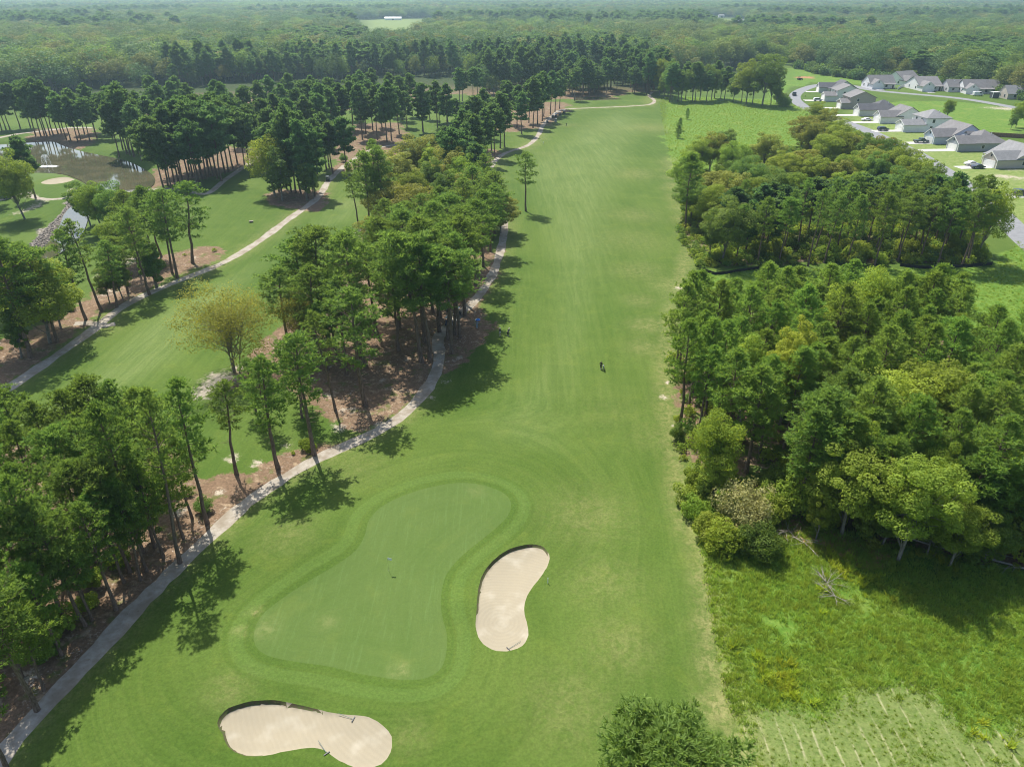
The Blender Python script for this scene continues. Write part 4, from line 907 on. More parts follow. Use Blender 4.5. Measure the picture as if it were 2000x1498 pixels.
pine2 = kinds(Q2, 5, 3); w2 = np.where(pine2, 5+rng.integers(0, 3, len(Q2)), rng.integers(0, 5, len(Q2))); s2 = np.where(pine2, rng.uniform(.75, 1.0, len(Q2)), rng.uniform(.8, 1.25, len(Q2)))
s2 = s2*1.15; w_2 = s2*rng.uniform(1.2, 2.1, len(Q2))
scatter('far_woods', Q2, np.full(len(Q2), -.3), np.column_stack([w_2, w_2, s2]), w2, fb+fp, vnoise(Q2, .01, 2), 'hazy forest stretching behind the nearer woods')
w3 = np.where(vnoise(Q3, .004, 8) > .5, 2, rng.integers(0, 4, len(Q3))); s3 = rng.uniform(.85, 1.3, len(Q3))
scatter('horizon_forest', Q3, np.full(len(Q3), -.5), np.column_stack([s3*1.15, s3*1.15, s3]), w3, fc, vnoise(Q3, .004, 4), 'pale forest fading into haze at the horizon')
# the dark pine belt behind the course
belt = PW([(330,176),(480,163),(650,160),(850,152),(1010,150),(1030,158),(1180,150),(1200,168),(1240,170),(1290,172),(1290,135),(1200,128),(1000,134),(700,140),(400,150),(330,160)])
belt2 = PW([(1098,188),(1130,190),(1195,188),(1215,180),(1200,170),(1100,168)]); belt3 = PW([(1215,176),(1240,186),(1275,188),(1300,190),(1300,160),(1225,160)]); belt4 = PW([(940,188),(1010,186),(1090,180),(1090,158),(940,158)])
def fill(poly, sp):
    lo, hi = poly.min(0), poly.max(0); gx, gy = np.meshgrid(np.arange(lo[0], hi[0], sp), np.arange(lo[1], hi[1], sp)); q = np.stack([gx.ravel(), gy.ravel()], 1); q += rng.uniform(-sp*.4, sp*.4, q.shape); return q[inside(q, poly)]
B = np.vstack([fill(belt, 9.5), fill(belt2, 6.5), fill(belt3, 7.5), fill(belt4, 7.5)]); B = B[rng.uniform(0, 1, len(B)) < .66]; sb_ = rng.uniform(.6, 1.12, len(B))*(1+.06*vnoise(B, .03, 5))
NB = len(B); RB = np.array([[d['x'], d['y']] for d in REST]); RS = np.array([d['h']/26 for d in REST]); B = np.vstack([B, RB]); sb_ = np.concatenate([sb_, RS])
scatter('pine_belt_woods', B, np.zeros(len(B)), np.column_stack([sb_*.4+.6, sb_*.4+.6, sb_]), np.where((np.arange(len(B)) < NB) & (rng.uniform(0, 1, len(B)) < .3), 6+rng.integers(0, 5, len(B)), rng.integers(0, 6, len(B))), [merged(900+i, pine_mesh, 26, dict(R=5.5-.15*i, base=.42-.02*i, nbr=40, per=4, tuft=.95, dens=.55, lod=1), M_BARK, M_FPINE) for i in range(6)]+fb, B[:, 0]*0, 'smaller distant pines of the far groves and the dark belt behind the fairways')
# brushy edge in front of the woods on the right
E = np.vstack([fill(PW([(1535,130),(1600,147),(1700,160),(1800,164),(1900,178),(2000,198),(2200,225),(2200,205),(2000,184),(1900,168),(1800,156),(1700,152),(1600,140)]), 4.5)]); se = rng.uniform(.6, 1.3, len(E))
scatter('edge_undergrowth', E, np.zeros(len(E)), np.column_stack([se, se, se]), rng.integers(0, 2, len(E)), fs, E[:, 0]*0, 'low bushes along the foot of the far right woods')

# ---- rank grass and weeds of the near meadow, tufts under the trees
def tuft(seed, h, n, spread, m_):
    r = np.random.default_rng(seed); c = np.column_stack([r.normal(0, spread, n), r.normal(0, spread, n), np.zeros(n)]); d = unit(np.column_stack([r.normal(0, .45, n), r.normal(0, .45, n), np.ones(n)])); l_ = h*r.uniform(.5, 1.1, (n, 1)); s = unit(np.cross(d, r.normal(0, 1, (n, 3))))*h*.09
    V = np.stack([c-s, c+s, c+d*l_+s*.3, c+d*l_-s*.3], 1).reshape(-1, 3); return np_mesh('tuft', V, np.arange(n*4).reshape(-1, 4), [m_], tint=r.uniform(0, 1, n))
M_GR1 = leaf_mat('rank_grass', ((.16, .27, .04), (.30, .42, .08), (.24, .34, .07)), trans=.45); M_GR2 = leaf_mat('yellow_weeds', ((.24, .34, .03), (.40, .48, .06), (.32, .38, .06)), trans=.45)
TU = [tuft(1, .55, 34, .32, M_GR1), tuft(2, .75, 40, .36, M_GR1), tuft(3, .9, 36, .26, M_GR2), tuft(4, .45, 40, .45, M_GR1)]
mp = PW([(1345,985),(1372,1075),(1386,1160),(1398,1260),(1420,1350),(1450,1440),(1475,1620),(2500,1620),(2500,1215),(2000,1115),(1850,1082),(1700,1052),(1560,1010),(1420,960)])
T_ = fill(mp, .5); hayw = inside(T_+rng.normal(0, 1.1, T_.shape), MOWN_HAY); keep = np.where(hayw, rng.uniform(0, 1, len(T_)) < .72, vnoise(T_, .5, 11)+rng.normal(0, .5, len(T_)) > -1.1); keep &= np.array([0 < 1 for _ in T_]); T_ = T_[keep]; hayw = hayw[keep]
yel = vnoise(T_, .35, 12)+rng.normal(0, .35, len(T_)) > 1.25
st_ = np.where(hayw, np.clip(.24+.12*vnoise(T_, .6, 21)+rng.normal(0, .05, len(T_)), .1, .55), rng.uniform(.35, .95, len(T_)))*np.where(yel, 1.2, 1)
wt = np.where(yel & ~hayw, 2, np.array([0, 1, 3])[rng.integers(0, 3, len(T_))])
scatter('meadow_grass', T_, land(T_), np.column_stack([st_, st_, st_]), wt, TU, T_[:, 0]*0, 'rank uneven grass and weeds of the near right meadow')
m2 = np.vstack([fill(MEADOW[1], 1.3), fill(MEADOW[3], 1.1)]); s_2 = rng.uniform(.3, .7, len(m2))
scatter('field_grass', m2, land(m2), np.column_stack([s_2, s_2, s_2*.8]), np.array([0, 1, 3, 3])[rng.integers(0, 4, len(m2))], TU, m2[:, 0]*0, 'bright rough grass of the field beyond the right woods')
# undergrowth on the forest floor of both right woods
uw = np.vstack([fill(WOODS[0], 2.6), fill(WOODS[1], 2.0), fill(WOODS[1], 2.4), fill(STRAW[0], 9.), fill(STRAW[2], 10.)]); uw = uw[rng.uniform(0, 1, len(uw)) < .6]
bad = dist(uw, MAIN_PATH) < 2.6; bad |= dist(uw, LEFT_PATH) < 2.6; uw = uw[~bad]
US = [merged(950+i, broad_mesh, 1.6, dict(R=1.0, base=.02, nblob=8, leaf=.3, lpb=34, lod=1, spread=.5), M_GBARK, m_) for i, m_ in enumerate((M_LEAF, M_DARK, M_YEL))]
su = rng.uniform(.35, 1.5, len(uw))
scatter('forest_undergrowth', uw, land(uw), np.column_stack([su, su, su]), rng.choice([0, 1, 1, 0, 2], len(uw)), US, uw[:, 0]*0, 'low saplings and brush on the forest floor')
# stones of the stream bank
RK = []
for i in range(4):
    bm = bmesh.new(); bmesh.ops.create_icosphere(bm, subdivisions=1, radius=.42)
    for v in bm.verts: v.co *= random.uniform(.7, 1.2); v.co.z *= .7
    me = bpy.data.meshes.new('stone'); bm.to_mesh(me); bm.free(); RK.append(me)
M_STONE = simple('bank_stone', (.24, .21, .18), .9, var=.35, scale=1.2)
for me in RK: me.materials.append(M_STONE)
sq = fill(rk, .75); sc_ = rng.uniform(.6, 1.3, len(sq)); scatter('bank_stones_rubble', sq, land(sq)+.05, np.column_stack([sc_, sc_, sc_]), rng.integers(0, 4, len(sq)), RK, sq[:, 0]*0, 'grey rubble stones lining the left bank of the stream')
# ================================================================ HOUSES
def siding(name, col):
    m, nt = newmat(name); k = N(nt); p = k.obj(); s = k.n('ShaderNodeSeparateXYZ'); k.l(p, s.inputs[0])
    g = k.math('PINGPONG', s.outputs[2], .09); f = k.noise(p, 1.2, 3)
    c = k.mix(k.rng(f, .3, .7), tuple(q*.93 for q in col), col); c = k.mix(k.rng(g, .02, 0), c, tuple(q*.6 for q in col)); k.out(k.principled(c, .6, 0, .3)); return m
def shingle(name, col):
    m, nt = newmat(name); k = N(nt); p = k.obj(); f = k.noise(p, 5, 5, .8); f2 = k.noise(p, .5, 3); s = k.n('ShaderNodeSeparateXYZ'); k.l(p, s.inputs[0]); g = k.math('PINGPONG', s.outputs[2], .12)
    c = k.mix(k.rng(f, .3, .7), tuple(q*.7 for q in col), tuple(q*1.25 for q in col)); c = k.mix(k.math('MULTIPLY', k.rng(f2, .4, .65), .4), c, tuple(q*1.3 for q in col)); c = k.mix(k.rng(g, .03, 0), c, tuple(q*.55 for q in col)); k.out(k.principled(c, .9, 0, .2)); return m
SID = {'white': siding('white_siding', (.84, .83, .84)), 'beige': siding('beige_siding', (.55, .49, .43)), 'teal': siding('grey_teal_siding', (.36, .38, .42)), 'blue': siding('pale_blue_siding', (.56, .62, .74)), 'taupe': siding('taupe_siding', (.44, .38, .35)), 'grey': siding('grey_siding', (.62, .61, .62))}
ROOF = {'brown': shingle('brown_grey_shingles', (.205, .198, .20)), 'grey': shingle('grey_shingles', (.25, .25, .255)), 'dark': shingle('dark_shingles', (.12, .12, .13))}
M_TRIM = simple('white_trim', (.78, .78, .76), .5, var=.04); M_GAR = simple('garage_door_white', (.76, .76, .74), .5, var=.04); M_GLASS = simple('dark_window_glass', (.03, .04, .05), .12, spec=.6, var=.3); M_DOORC = simple('dark_front_door', (.06, .05, .05), .5)
M_CONC = simple('driveway_concrete', (.60, .58, .54), .9, var=.12, scale=.8); M_WOODF = simple('fence_boards', (.24, .14, .09), .9, var=.35, scale=2.5); M_VINYL = simple('white_vinyl_fence', (.72, .74, .76), .5, var=.05)

def gable_roof(mb, a0, a1, b0, b1, z, rise, axis, ov=.45, th=.18):
    """slopes fall towards a0/a1; ridge runs from b0 to b1 along axis"""
    am = (a0+a1)/2; hw = (a1-a0)/2; s = rise/hw; e = z-ov*s
    prof = [(a0-ov, e), (am, z+rise), (a1+ov, e), (a1+ov, e+th), (am, z+rise+th), (a0-ov, e+th)]
    mb.prism(prof, axis, b0-ov*.7, b1+ov*.7)
def hip_roof(mb, x0, x1, y0, y1, z, rise, ov=.45):
    x0 -= ov; x1 += ov; y0 -= ov; y1 += ov; w_ = (y1-y0); l_ = (x1-x0)
    if w_ > l_: i = l_/2; r = [((x0+x1)/2, y0+i, z+rise), ((x0+x1)/2, y1-i, z+rise)]
    else: i = w_/2; r = [(x0+i, (y0+y1)/2, z+rise), (x1-i, (y0+y1)/2, z+rise)]
    v = [(x0,y0,z-.12),(x1,y0,z-.12),(x1,y1,z-.12),(x0,y1,z-.12),(x0,y0,z+.06),(x1,y0,z+.06),(x1,y1,z+.06),(x0,y1,z+.06)]+r
    if w_ > l_: f = [(0,1,2,3),(0,4,5,1),(1,5,6,2),(2,6,7,3),(3,7,4,0),(4,8,5),(6,9,7),(5,8,9,6),(7,9,8,4)]
    else: f = [(0,1,2,3),(0,4,5,1),(1,5,6,2),(2,6,7,3),(3,7,4,0),(4,8,9,5),(6,9,8,7),(5,9,6),(7,8,4)]
    mb.add(v, f)
def window_on(root, x, y, z, w_, h_, axis, mat=None):
    """a framed window; axis 'x': the wall faces +-x, 'y': faces +-y (sign carried by the offset given)"""
    f = MB(); g = MB()
    if axis == 'x': f.box(x-.05, x+.05, y-w_/2-.1, y+w_/2+.1, z-.1, z+h_+.1); g.box(x-.075, x+.075, y-w_/2, y+w_/2, z, z+h_)
    else: f.box(x-w_/2-.1, x+w_/2+.1, y-.05, y+.05, z-.1, z+h_+.1); g.box(x-w_/2, x+w_/2, y-.075, y+.075, z, z+h_)
    o = f.build('window', M_TRIM, root); g.build('pane', M_GLASS, o)
def house(px, py, rz, lab, sid, rf, W=11.5, L=13, G=6.6, GL=6.5, gs=-1, hip=False, two=False, rise=3.7, dormer=False, garage=True):
    """front faces -x in its own frame; origin = middle of the garage door's foot. gs: which side the garage wing sits"""
    x, y = P(px, py); root = empty('house', (x, y, hz(x, y)-.05), rz); root.scale = (1.26,)*3; tag(root, lab, 'house', 'houses along the curved street')
    gy0, gy1 = -G/2, G/2; my0 = gy0 if gs < 0 else gy1-W; my1 = my0+W; h1 = 2.9; hm = 5.4 if two else 2.9; S_ = SID[sid]; R_ = ROOF[rf]
    wl = MB(); wl.box(GL-.0, GL+L, my0, my1, 0, hm)
    ra, rb = GL, GL+L; rm = (ra+rb)/2
    if not hip: wl.prism([(ra+.003, hm-.01), (rb-.003, hm-.01), (rm, hm+rise*.985)], 'y', my0+.002, my1-.002)
    wl.box(0, GL, gy0+.003, gy1-.003, 0, h1); gr = rise*.72*G/8.2
    wl.prism([(gy0+.005, h1-.01), (gy1-.005, h1-.01), ((gy0+gy1)/2, h1+gr*.985)], 'x', .004, GL+(0 if two else 2.0))
    wl.build('wall', S_, root)
    r = MB()
    if hip: hip_roof(r, ra, rb, my0, my1, hm, rise)
    else: gable_roof(r, ra, rb, my0, my1, hm, rise, 'y')
    gable_roof(r, gy0, gy1, 0, GL+(.2 if two else 3.2), h1+.02, gr, 'x', .4)
    ro = r.build('roof', R_, root)
    vp = MB(); [vp.tube([(GL+L*.62, my0+W*q, hm+rise*.35), (GL+L*.62, my0+W*q, hm+rise*.9)], .12, 6) for q in (.3, .62)]; vp.build('vent_pipe', M_TRIM, ro)
    # white rake boards and a vent on the front gable
    t = MB(); am = (gy0+gy1)/2; s = gr/(G/2)
    for sg in (-1, 1):
        a = (am+sg*(G/2+.42), h1+.02-.42*s-.16); b = (am, h1+gr-.14)
        t.add([(-.36, a[0], a[1]), (-.36, a[0], a[1]+.26), (-.36, b[0], b[1]+.26), (-.36, b[0], b[1]), (-.28, a[0], a[1]), (-.28, a[0], a[1]+.26), (-.28, b[0], b[1]+.26), (-.28, b[0], b[1])], [(0,1,2,3),(7,6,5,4),(0,4,5,1),(1,5,6,2),(2,6,7,3),(3,7,4,0)])
    for cy in (gy0-.0, gy1): t.box(-.03, .09, cy-.09, cy+.09, 0, h1)
    t.box(ra-.4, rb+.4, my0-.42, my0-.36, hm-.2, hm-.06) if hip else None
    t.build('trim', M_TRIM, root)
    v = MB(); v.box(-.05, .03, am-.3, am+.3, h1+gr*.25, h1+gr*.6); v.build('vent', M_GLASS, root)
    if garage:
        g = MB(); g.box(-.06, .02, gy0+.7, gy1-.7, .02, 2.35)
        for q in range(4): g.box(-.075, -.05, gy0+.75, gy1-.75, .08+q*.57, .58+q*.57)
        g.build('garage_door', M_GAR, root)
    # porch beside the garage wing
    p0, p1 = (gy1+.2, my1-.2) if gs < 0 else (my0+.2, gy0-.2)
    if p1-p0 > 2:
        pr = MB(); pr.add([(GL-2.2, p0, h1-.35), (GL-2.2, p1, h1-.35), (GL+.3, p1, h1+.15), (GL+.3, p0, h1+.15), (GL-2.2, p0, h1-.23), (GL-2.2, p1, h1-.23), (GL+.3, p1, h1+.29), (GL+.3, p0, h1+.29)], [(3,2,1,0),(4,5,6,7),(0,1,5,4),(1,2,6,5),(2,3,7,6),(3,0,4,7)])
        pr.build('porch_roof', R_, root)
        for q in (p0+.15, (p0+p1)/2, p1-.15): pp = MB(); pp.box(GL-2.05, GL-1.85, q-.1, q+.1, 0, h1-.33); pp.build('porch_post', M_TRIM, root)
        d = MB(); d.box(GL-.06, GL+.02, p0+.4, p0+1.4, .05, 2.1); d.build('door', M_DOORC, root)
        window_on(root, GL, (p0+1.9+p1)/2, .9, 1.2, 1.3, 'x')
    for sy, yy in ((-1, my0), (1, my1)):
        for q in (.25, .7): window_on(root, GL+L*q, yy, 1.0, 1.0, 1.2, 'y')
        if two: window_on(root, GL+L*.3, yy, 3.6, 1.0, 1.3, 'y')
    for q in (.2, .5, .8): window_on(root, GL+L, my0+W*q, 1.0, 1.3, 1.2, 'x')
    if two:
        window_on(root, GL, my0+W*.35, 3.6, 1.1, 1.3, 'x'); window_on(root, GL, my0+W*.7, 3.6, 1.1, 1.3, 'x')
    if dormer:
        dm = MB(); dm.box(GL+1.6, GL+4.2, p0+1.6, p0+3.2, hm+.6, hm+2.0); do = dm.build('dormer', S_, root); dr_ = MB(); gable_roof(dr_, p0+1.6, p0+3.2, GL+1.5, GL+4.3, hm+2.0, .7, 'x', .2, .1); dr_.build('dormer_roof', R_, do)
    return root
tv = lambda a, b: math.atan2(P(*b)[1]-P(*a)[1], P(*b)[0]-P(*a)[0])
street = tv((1690, 254), (1890, 368)); RZ = street+PI/2; RZ = max(RZ, .07)           # houses turn their fronts (-x) to the street
house(1930, 326, RZ+.05, 'beige house nearest the camera at the right edge, white garage door facing the street', 'beige', 'grey', W=13, L=13, dormer=False)
house(1858, 293, RZ, 'grey-teal house with a small roof dormer, second nearest in the street', 'teal', 'brown', W=12.5, L=12, hip=True, dormer=True)
house(1812, 279, RZ, 'pale blue house with a wide side gable beside the parked pickup', 'blue', 'brown', W=13, L=14, rise=4.0)
house(1755, 256, RZ-.03, 'white two storey house with hipped grey roof in the middle of the row', 'white', 'grey', W=11, L=10, hip=True, two=True, GL=9, rise=2.8)
house(1711, 240, RZ-.05, 'long white house just beyond the two storey white house', 'white', 'brown', W=11, L=13)
house(1671, 226, RZ-.08, 'cream sided house with dark hipped roof, sixth from the right edge of the row', 'grey', 'dark', W=11, L=12, hip=True)
house(1637, 212, RZ-.12, 'taupe two storey house near the bend of the street', 'taupe', 'brown', W=11, L=12, two=True, rise=2.6, GL=4)
house(1606, 197, RZ-.15, 'white house beside the white car near the bend', 'white', 'brown', W=11, L=12, two=True, GL=6, rise=2.6)
house(1596, 180, RZ-.2, 'grey house at the street bend with the darkest roof', 'grey', 'dark', W=11, L=13, gs=1)
house(1714, 175, PI/2+.05, 'white house with brick toned gable facing the camera beyond the street', 'white', 'brown', W=15, L=11, gs=1, GL=3, rise=4)
house(1812, 180, PI/2, 'large white house with twin gables beyond the street', 'white', 'brown', W=13, L=17, gs=1, GL=4, rise=4)
house(1776, 168, PI/2+.5, 'big white side gabled house partly behind the twin gabled one', 'white', 'brown', W=16, L=14, gs=1, GL=2, rise=4.4)
house(1862, 176, -PI/2, 'low house with brown roof whose back faces the camera on this side of the street', 'grey', 'brown', W=13, L=9, gs=1, GL=3, rise=3.4)
house(1898, 185, PI/2-.1, 'white house with a wide brown roof and gable behind the white van', 'white', 'brown', W=19, L=10, gs=1, GL=3, rise=4)
house(1996, 189, -PI/2, 'beige house cut by the right edge, its back to the open field', 'beige', 'grey', W=19, L=9, gs=1, GL=3, rise=3.6)
house(1999, 170, PI/2-.2, 'distant roof peeking over the beige house at the right edge', 'white', 'brown', W=14, L=12, gs=1, GL=3, rise=4.4)

# driveways
def slab(name, quad, mat, label):
    q = [P(*a) if len(a) == 2 and abs(a[0]) > 100 else a for a in quad]; v = []
    zs = [hz(*a) for a in q]; top_ = max(zs)+.07
    v = [(a[0], a[1], top_) for a in q]+[(a[0], a[1], top_-.6) for a in q]
    mb = MB(); mb.add(v, [(0,1,2,3),(7,6,5,4),(0,4,5,1),(1,5,6,2),(2,6,7,3),(3,7,4,0)]); return tag(mb.build(name, mat), label, None, None, 'structure')
def drive(px, py, rz, ln, label, w_=5.2):
    x, y = P(px, py); d = (-math.cos(rz), -math.sin(rz)); n_ = (-d[1], d[0])
    pts = [(x+d[0]*a+n_[0]*b, y+d[1]*a+n_[1]*b) for a, b in ((-.1, -w_/2), (-.1, w_/2), (ln, w_/2), (ln, -w_/2))]
    zt = max(hz(*a) for a in pts)+.07; mb = MB(); mb.add([(a[0], a[1], zt) for a in pts]+[(a[0], a[1], zt-.7) for a in pts], [(0,1,2,3),(7,6,5,4),(0,4,5,1),(1,5,6,2),(2,6,7,3),(3,7,4,0)])
    tag(mb.build('driveway', M_CONC), label, None, None, 'structure')
for a, b, r_, l_, t_ in ((1930,326,RZ+.05,14,'pale concrete driveway of the beige nearest house'),(1858,293,RZ,16,'pale driveway of the grey-teal house'),(1812,279,RZ,14,'pale driveway under the pickup'),(1755,256,RZ,14,'pale driveway with the dark car'),(1711,240,RZ-.05,13,'pale driveway with the white car'),(1671,226,RZ-.08,13,'pale empty driveway before the cream house'),(1637,212,RZ-.12,12,'pale driveway of the taupe house'),(1606,197,RZ-.15,12,'pale driveway near the bend'),(1596,180,RZ-.2,8,'pale driveway at the bend'),
                         (1714,175,PI/2+.05,6,'pale driveway beyond the street'),(1812,180,PI/2,6,'pale driveway of the twin gabled house'),(1898,185,PI/2,5,'pale driveway under the white van'),(2010,384,RZ,16,'pale driveway at the right edge with a dark car')):
    drive(a, b, r_, l_, t_)

# fences
def fence(pts, h, mat, name, label, cat, board=.0, post=2.4, th=.05):
    q = smooth(PW(pts), post); root = empty(name, (q[0][0], q[0][1], 0)); tag(root, label, cat)
    mb = MB(); o = Vector((q[0][0], q[0][1], 0))
    for a, b in zip(q[:-1], q[1:]):
        d = (b-a)/np.linalg.norm(b-a); n_ = np.array([-d[1], d[0]])*th; za, zb = hz(*a), hz(*b)
        v = [(*(a-n_), za), (*(a+n_), za), (*(b+n_), zb), (*(b-n_), zb), (*(a-n_), za+h), (*(a+n_), za+h), (*(b+n_), zb+h), (*(b-n_), zb+h)]
        mb.add([Vector(p)-o for p in v], [(3,2,1,0),(4,5,6,7),(0,1,5,4),(1,2,6,5),(2,3,7,6),(3,0,4,7)])
    mb.build('panel', mat, root)
    for a in q[::1][:95]:
        pm = MB(); za = hz(*a); pm.box(a[0]-o.x-th*1.6, a[0]-o.x+th*1.6, a[1]-o.y-th*1.6, a[1]-o.y+th*1.6, za-.05, za+h+.08); pm.build('post', mat, root)
M_SILT = simple('black_silt_fabric', (.018, .018, .02), .8)
fence([(1893,265),(1950,268),(2010,272),(2120,280)], 2.0, M_WOODF, 'wooden_fence', 'long brown board fence running behind the pale blue house to the right edge', 'fence')
fence([(1950,284),(1990,289),(2080,298)], 2.0, M_WOODF, 'wooden_fence', 'short reddish board fence behind the nearest beige house', 'fence')
fence([(1826,170),(1850,171),(1890,174)], 2.0, M_WOODF, 'wooden_fence', 'far brown board fence between the twin gabled house and the woods', 'fence')
fence([(1935,178),(1962,181)], 2.0, M_WOODF, 'wooden_fence', 'far short brown fence beside the portable container', 'fence')
fence([(1753,176),(1765,171),(1790,170)], 1.8, M_VINYL, 'white_fence', 'white fence curving beside the large twin gabled house', 'fence')
fence([(1832,176),(1850,175),(1874,175)], 1.8, M_VINYL, 'white_fence', 'white fence on the right of the twin gabled house', 'fence')
fence([(1368,529),(1395,538),(1440,532),(1482,526)], .75, M_SILT, 'silt_fence', 'low black silt fence at the left end of the gap between the woods', 'fence', th=.03)
fence([(1758,519),(1800,524),(1850,523),(1900,520),(1937,517)], .85, M_SILT, 'silt_fence', 'low black silt fence in front of the second wood on the right', 'fence', th=.03)

# ================================================================ VEHICLES
def paint(name, c): return simple(name, c, .28, spec=.6, var=.03)
CP_ = {'white': paint('white_paint', (.75, .76, .78)), 'dark': paint('dark_blue_paint', (.03, .045, .075)), 'black': paint('black_paint', (.025, .025, .028)), 'green': paint('dark_green_grey_paint', (.06, .09, .085)), 'red': paint('red_paint', (.32, .05, .04)), 'grey': paint('grey_paint', (.20, .21, .22))}
M_TYRE = simple('tyre_rubber', (.02, .02, .02), .85); M_RIM = simple('alloy_rim', (.45, .45, .46), .35, metal=.6); M_LAMPW = simple('headlight_lens', (.7, .7, .68), .2); M_LAMPR = simple('tail_lamp_lens', (.35, .02, .02), .3)
def vehicle(px, py, rz, lab, col, kind='car', name='parked_car', cat='car'):
    x, y = P(px, py); root = empty(name, (x, y, hz(x, y)+.07), rz); root.scale = (1.2,)*3; tag(root, lab, cat, 'cars parked at the houses' if cat == 'car' else None)
    L_, W_, H_ = {'car': (4.7, 1.85, 1.45), 'suv': (4.8, 1.95, 1.75), 'pickup': (5.7, 2.0, 1.9), 'van': (5.6, 2.05, 2.3)}[kind]; h = L_/2
    prof = {'car': [(-h,.35),(-h,.85),(-h+.5,.98),(-h+1.0,1.0),(-h+1.7,H_),(.65,H_),(1.35,.98),(h-.2,.82),(h,.6),(h,.35)],
            'suv': [(-h,.4),(-h,1.05),(-h+.25,H_-.1),(-h+.6,H_),(.5,H_),(1.2,1.12),(h-.15,.98),(h,.7),(h,.4)],
            'pickup': [(-h,.5),(-h,1.15),(-.75,1.15),(-.6,H_-.05),(-.4,H_),(.75,H_),(1.45,1.2),(h-.1,1.08),(h,.8),(h,.5)],
            'van': [(-h,.4),(-h,H_-.1),(-h+.2,H_),(1.3,H_),(2.0,1.3),(h-.1,1.05),(h,.8),(h,.4)]}[kind]
    b = MB(); b.prism(prof, 'y', -W_/2, W_/2); bo = b.build('body', CP_[col], root, bevel=.07)
    # glass: side strips, windscreen, rear screen set just proud of the body
    if kind == 'car': sidep = [(-h+1.25,.98),(-h+1.8,H_-.1),(.6,H_-.1),(1.15,.98)]
    elif kind == 'suv': sidep = [(-h+.4,1.1),(-h+.6,H_-.13),(.45,H_-.13),(1.0,1.12)]
    elif kind == 'pickup': sidep = [(-.55,1.22),(-.45,H_-.13),(.7,H_-.13),(1.25,1.22)]
    else: sidep = [(.2,1.35),(.2,H_-.35),(1.25,H_-.35),(1.75,1.35)]
    for sg in (-1, 1):
        g = MB(); ya, yb = sorted((sg*(W_/2-.03), sg*(W_/2+.012))); g.prism(sidep, 'y', ya, yb); g.build('side_window', M_GLASS, root)
    a, c = (sidep[2][0]+.1, sidep[2][1]+.06), (sidep[3][0]+.22, sidep[3][1]+.02)
    g = MB(); g.add([(a[0]+.06, -W_/2+.16, a[1]), (a[0]+.06, W_/2-.16, a[1]), (c[0]+.06, W_/2-.16, c[1]), (c[0]+.06, -W_/2+.16, c[1]), (a[0]-.1, -W_/2+.16, a[1]-.1), (a[0]-.1, W_/2-.16, a[1]-.1), (c[0]-.1, W_/2-.16, c[1]-.1), (c[0]-.1, -W_/2+.16, c[1]-.1)], [(0,1,2,3),(7,6,5,4),(0,4,5,1),(1,5,6,2),(2,6,7,3),(3,7,4,0)]); g.build('windscreen', M_GLASS, root)
    for sx in (-h+.95, h-.95):
        for sg in (-1, 1):
            t = MB(); t.cyl((sx, sg*(W_/2-.1), .34), .34, .24, 14, 'y'); w_ = t.build('wheel', M_TYRE, root); r = MB(); r.cyl((sx, sg*(W_/2+.025), .34), .2, .03, 10, 'y'); r.build('rim', M_RIM, w_)
    for sg in (-1, 1):
        l = MB(); l.box(h-.05, h+.02, sg*(W_/2-.35)-.18, sg*(W_/2-.35)+.18, .62, .78); l.build('headlight', M_LAMPW, root)
        l = MB(); l.box(-h-.02, -h+.05, sg*(W_/2-.25)-.12, sg*(W_/2-.25)+.12, .72, .9); l.build('tail_light', M_LAMPR, root)
vehicle(1798, 279, RZ, 'dark green-grey pickup parked on the driveway of the pale blue house', 'green', 'pickup')
vehicle(1724, 256, RZ, 'dark blue hatchback parked before the two storey white house', 'dark', 'suv')
vehicle(1692, 237, RZ, 'white saloon parked before the long white house', 'white', 'car')
vehicle(1597, 198, RZ-.15, 'white car parked near the bend of the street', 'white', 'suv')
vehicle(1551, 187, tv((1562, 204), (1552, 188)), 'dark pickup standing on the street at its bend', 'black', 'pickup')
vehicle(1896, 323, RZ, 'white car beside a dark one before the nearest beige house', 'white', 'car')
vehicle(1909, 329, RZ, 'dark blue car beside the white one before the nearest beige house', 'dark', 'car')
vehicle(1992, 383, RZ, 'dark car at the right edge on its own driveway', 'dark', 'suv')
vehicle(1909, 188, .05, 'white van before the wide roofed house beyond the street', 'white', 'van', 'parked_van', 'van')
vehicle(1746, 162, .3, 'red car beside the far large white house', 'red', 'car')
# portable container with dark open side, farm tractor
x, y = P(1941, 192); root = empty('storage_container', (x, y, hz(x, y)), .1); tag(root, 'white framed dark portable container near the right edge beyond the field', 'container')
b = MB(); b.box(-2.4, 2.4, -1.4, 1.4, .2, 3.6); b.build('box', simple('container_dark', (.08, .08, .09), .6), root); b = MB(); b.box(-2.6, 2.6, -1.6, 1.6, 3.62, 3.9); b.box(-2.6, -2.3, -1.6, -1.3, 0, 3.6); b.box(2.3, 2.6, -1.6, -1.3, 0, 3.6); b.build('frame', M_TRIM, root)
x, y = P(1562, 157); root = empty('farm_tractor', (x, y, hz(x, y)), .3); tag(root, 'small brown tractor standing in the field left of the street bend', 'tractor')
mt = simple('rusty_tractor_paint', (.16, .10, .07), .7); b = MB(); b.box(-.2, 2.2, -.5, .5, .7, 1.5); b.box(-1.6, -.2, -.7, .7, .8, 1.3); b.build('body', mt, root, bevel=.06); b = MB(); b.box(-1.6, -.1, -.8, .8, 2.5, 2.65); b.build('canopy', mt, root)
for sx, sy in ((-1.5, .75), (-1.5, -.75), (-.2, .75), (-.2, -.75)): b = MB(); b.box(sx-.05, sx+.05, sy-.05, sy+.05, 1.2, 2.5); b.build('post', mt, root)
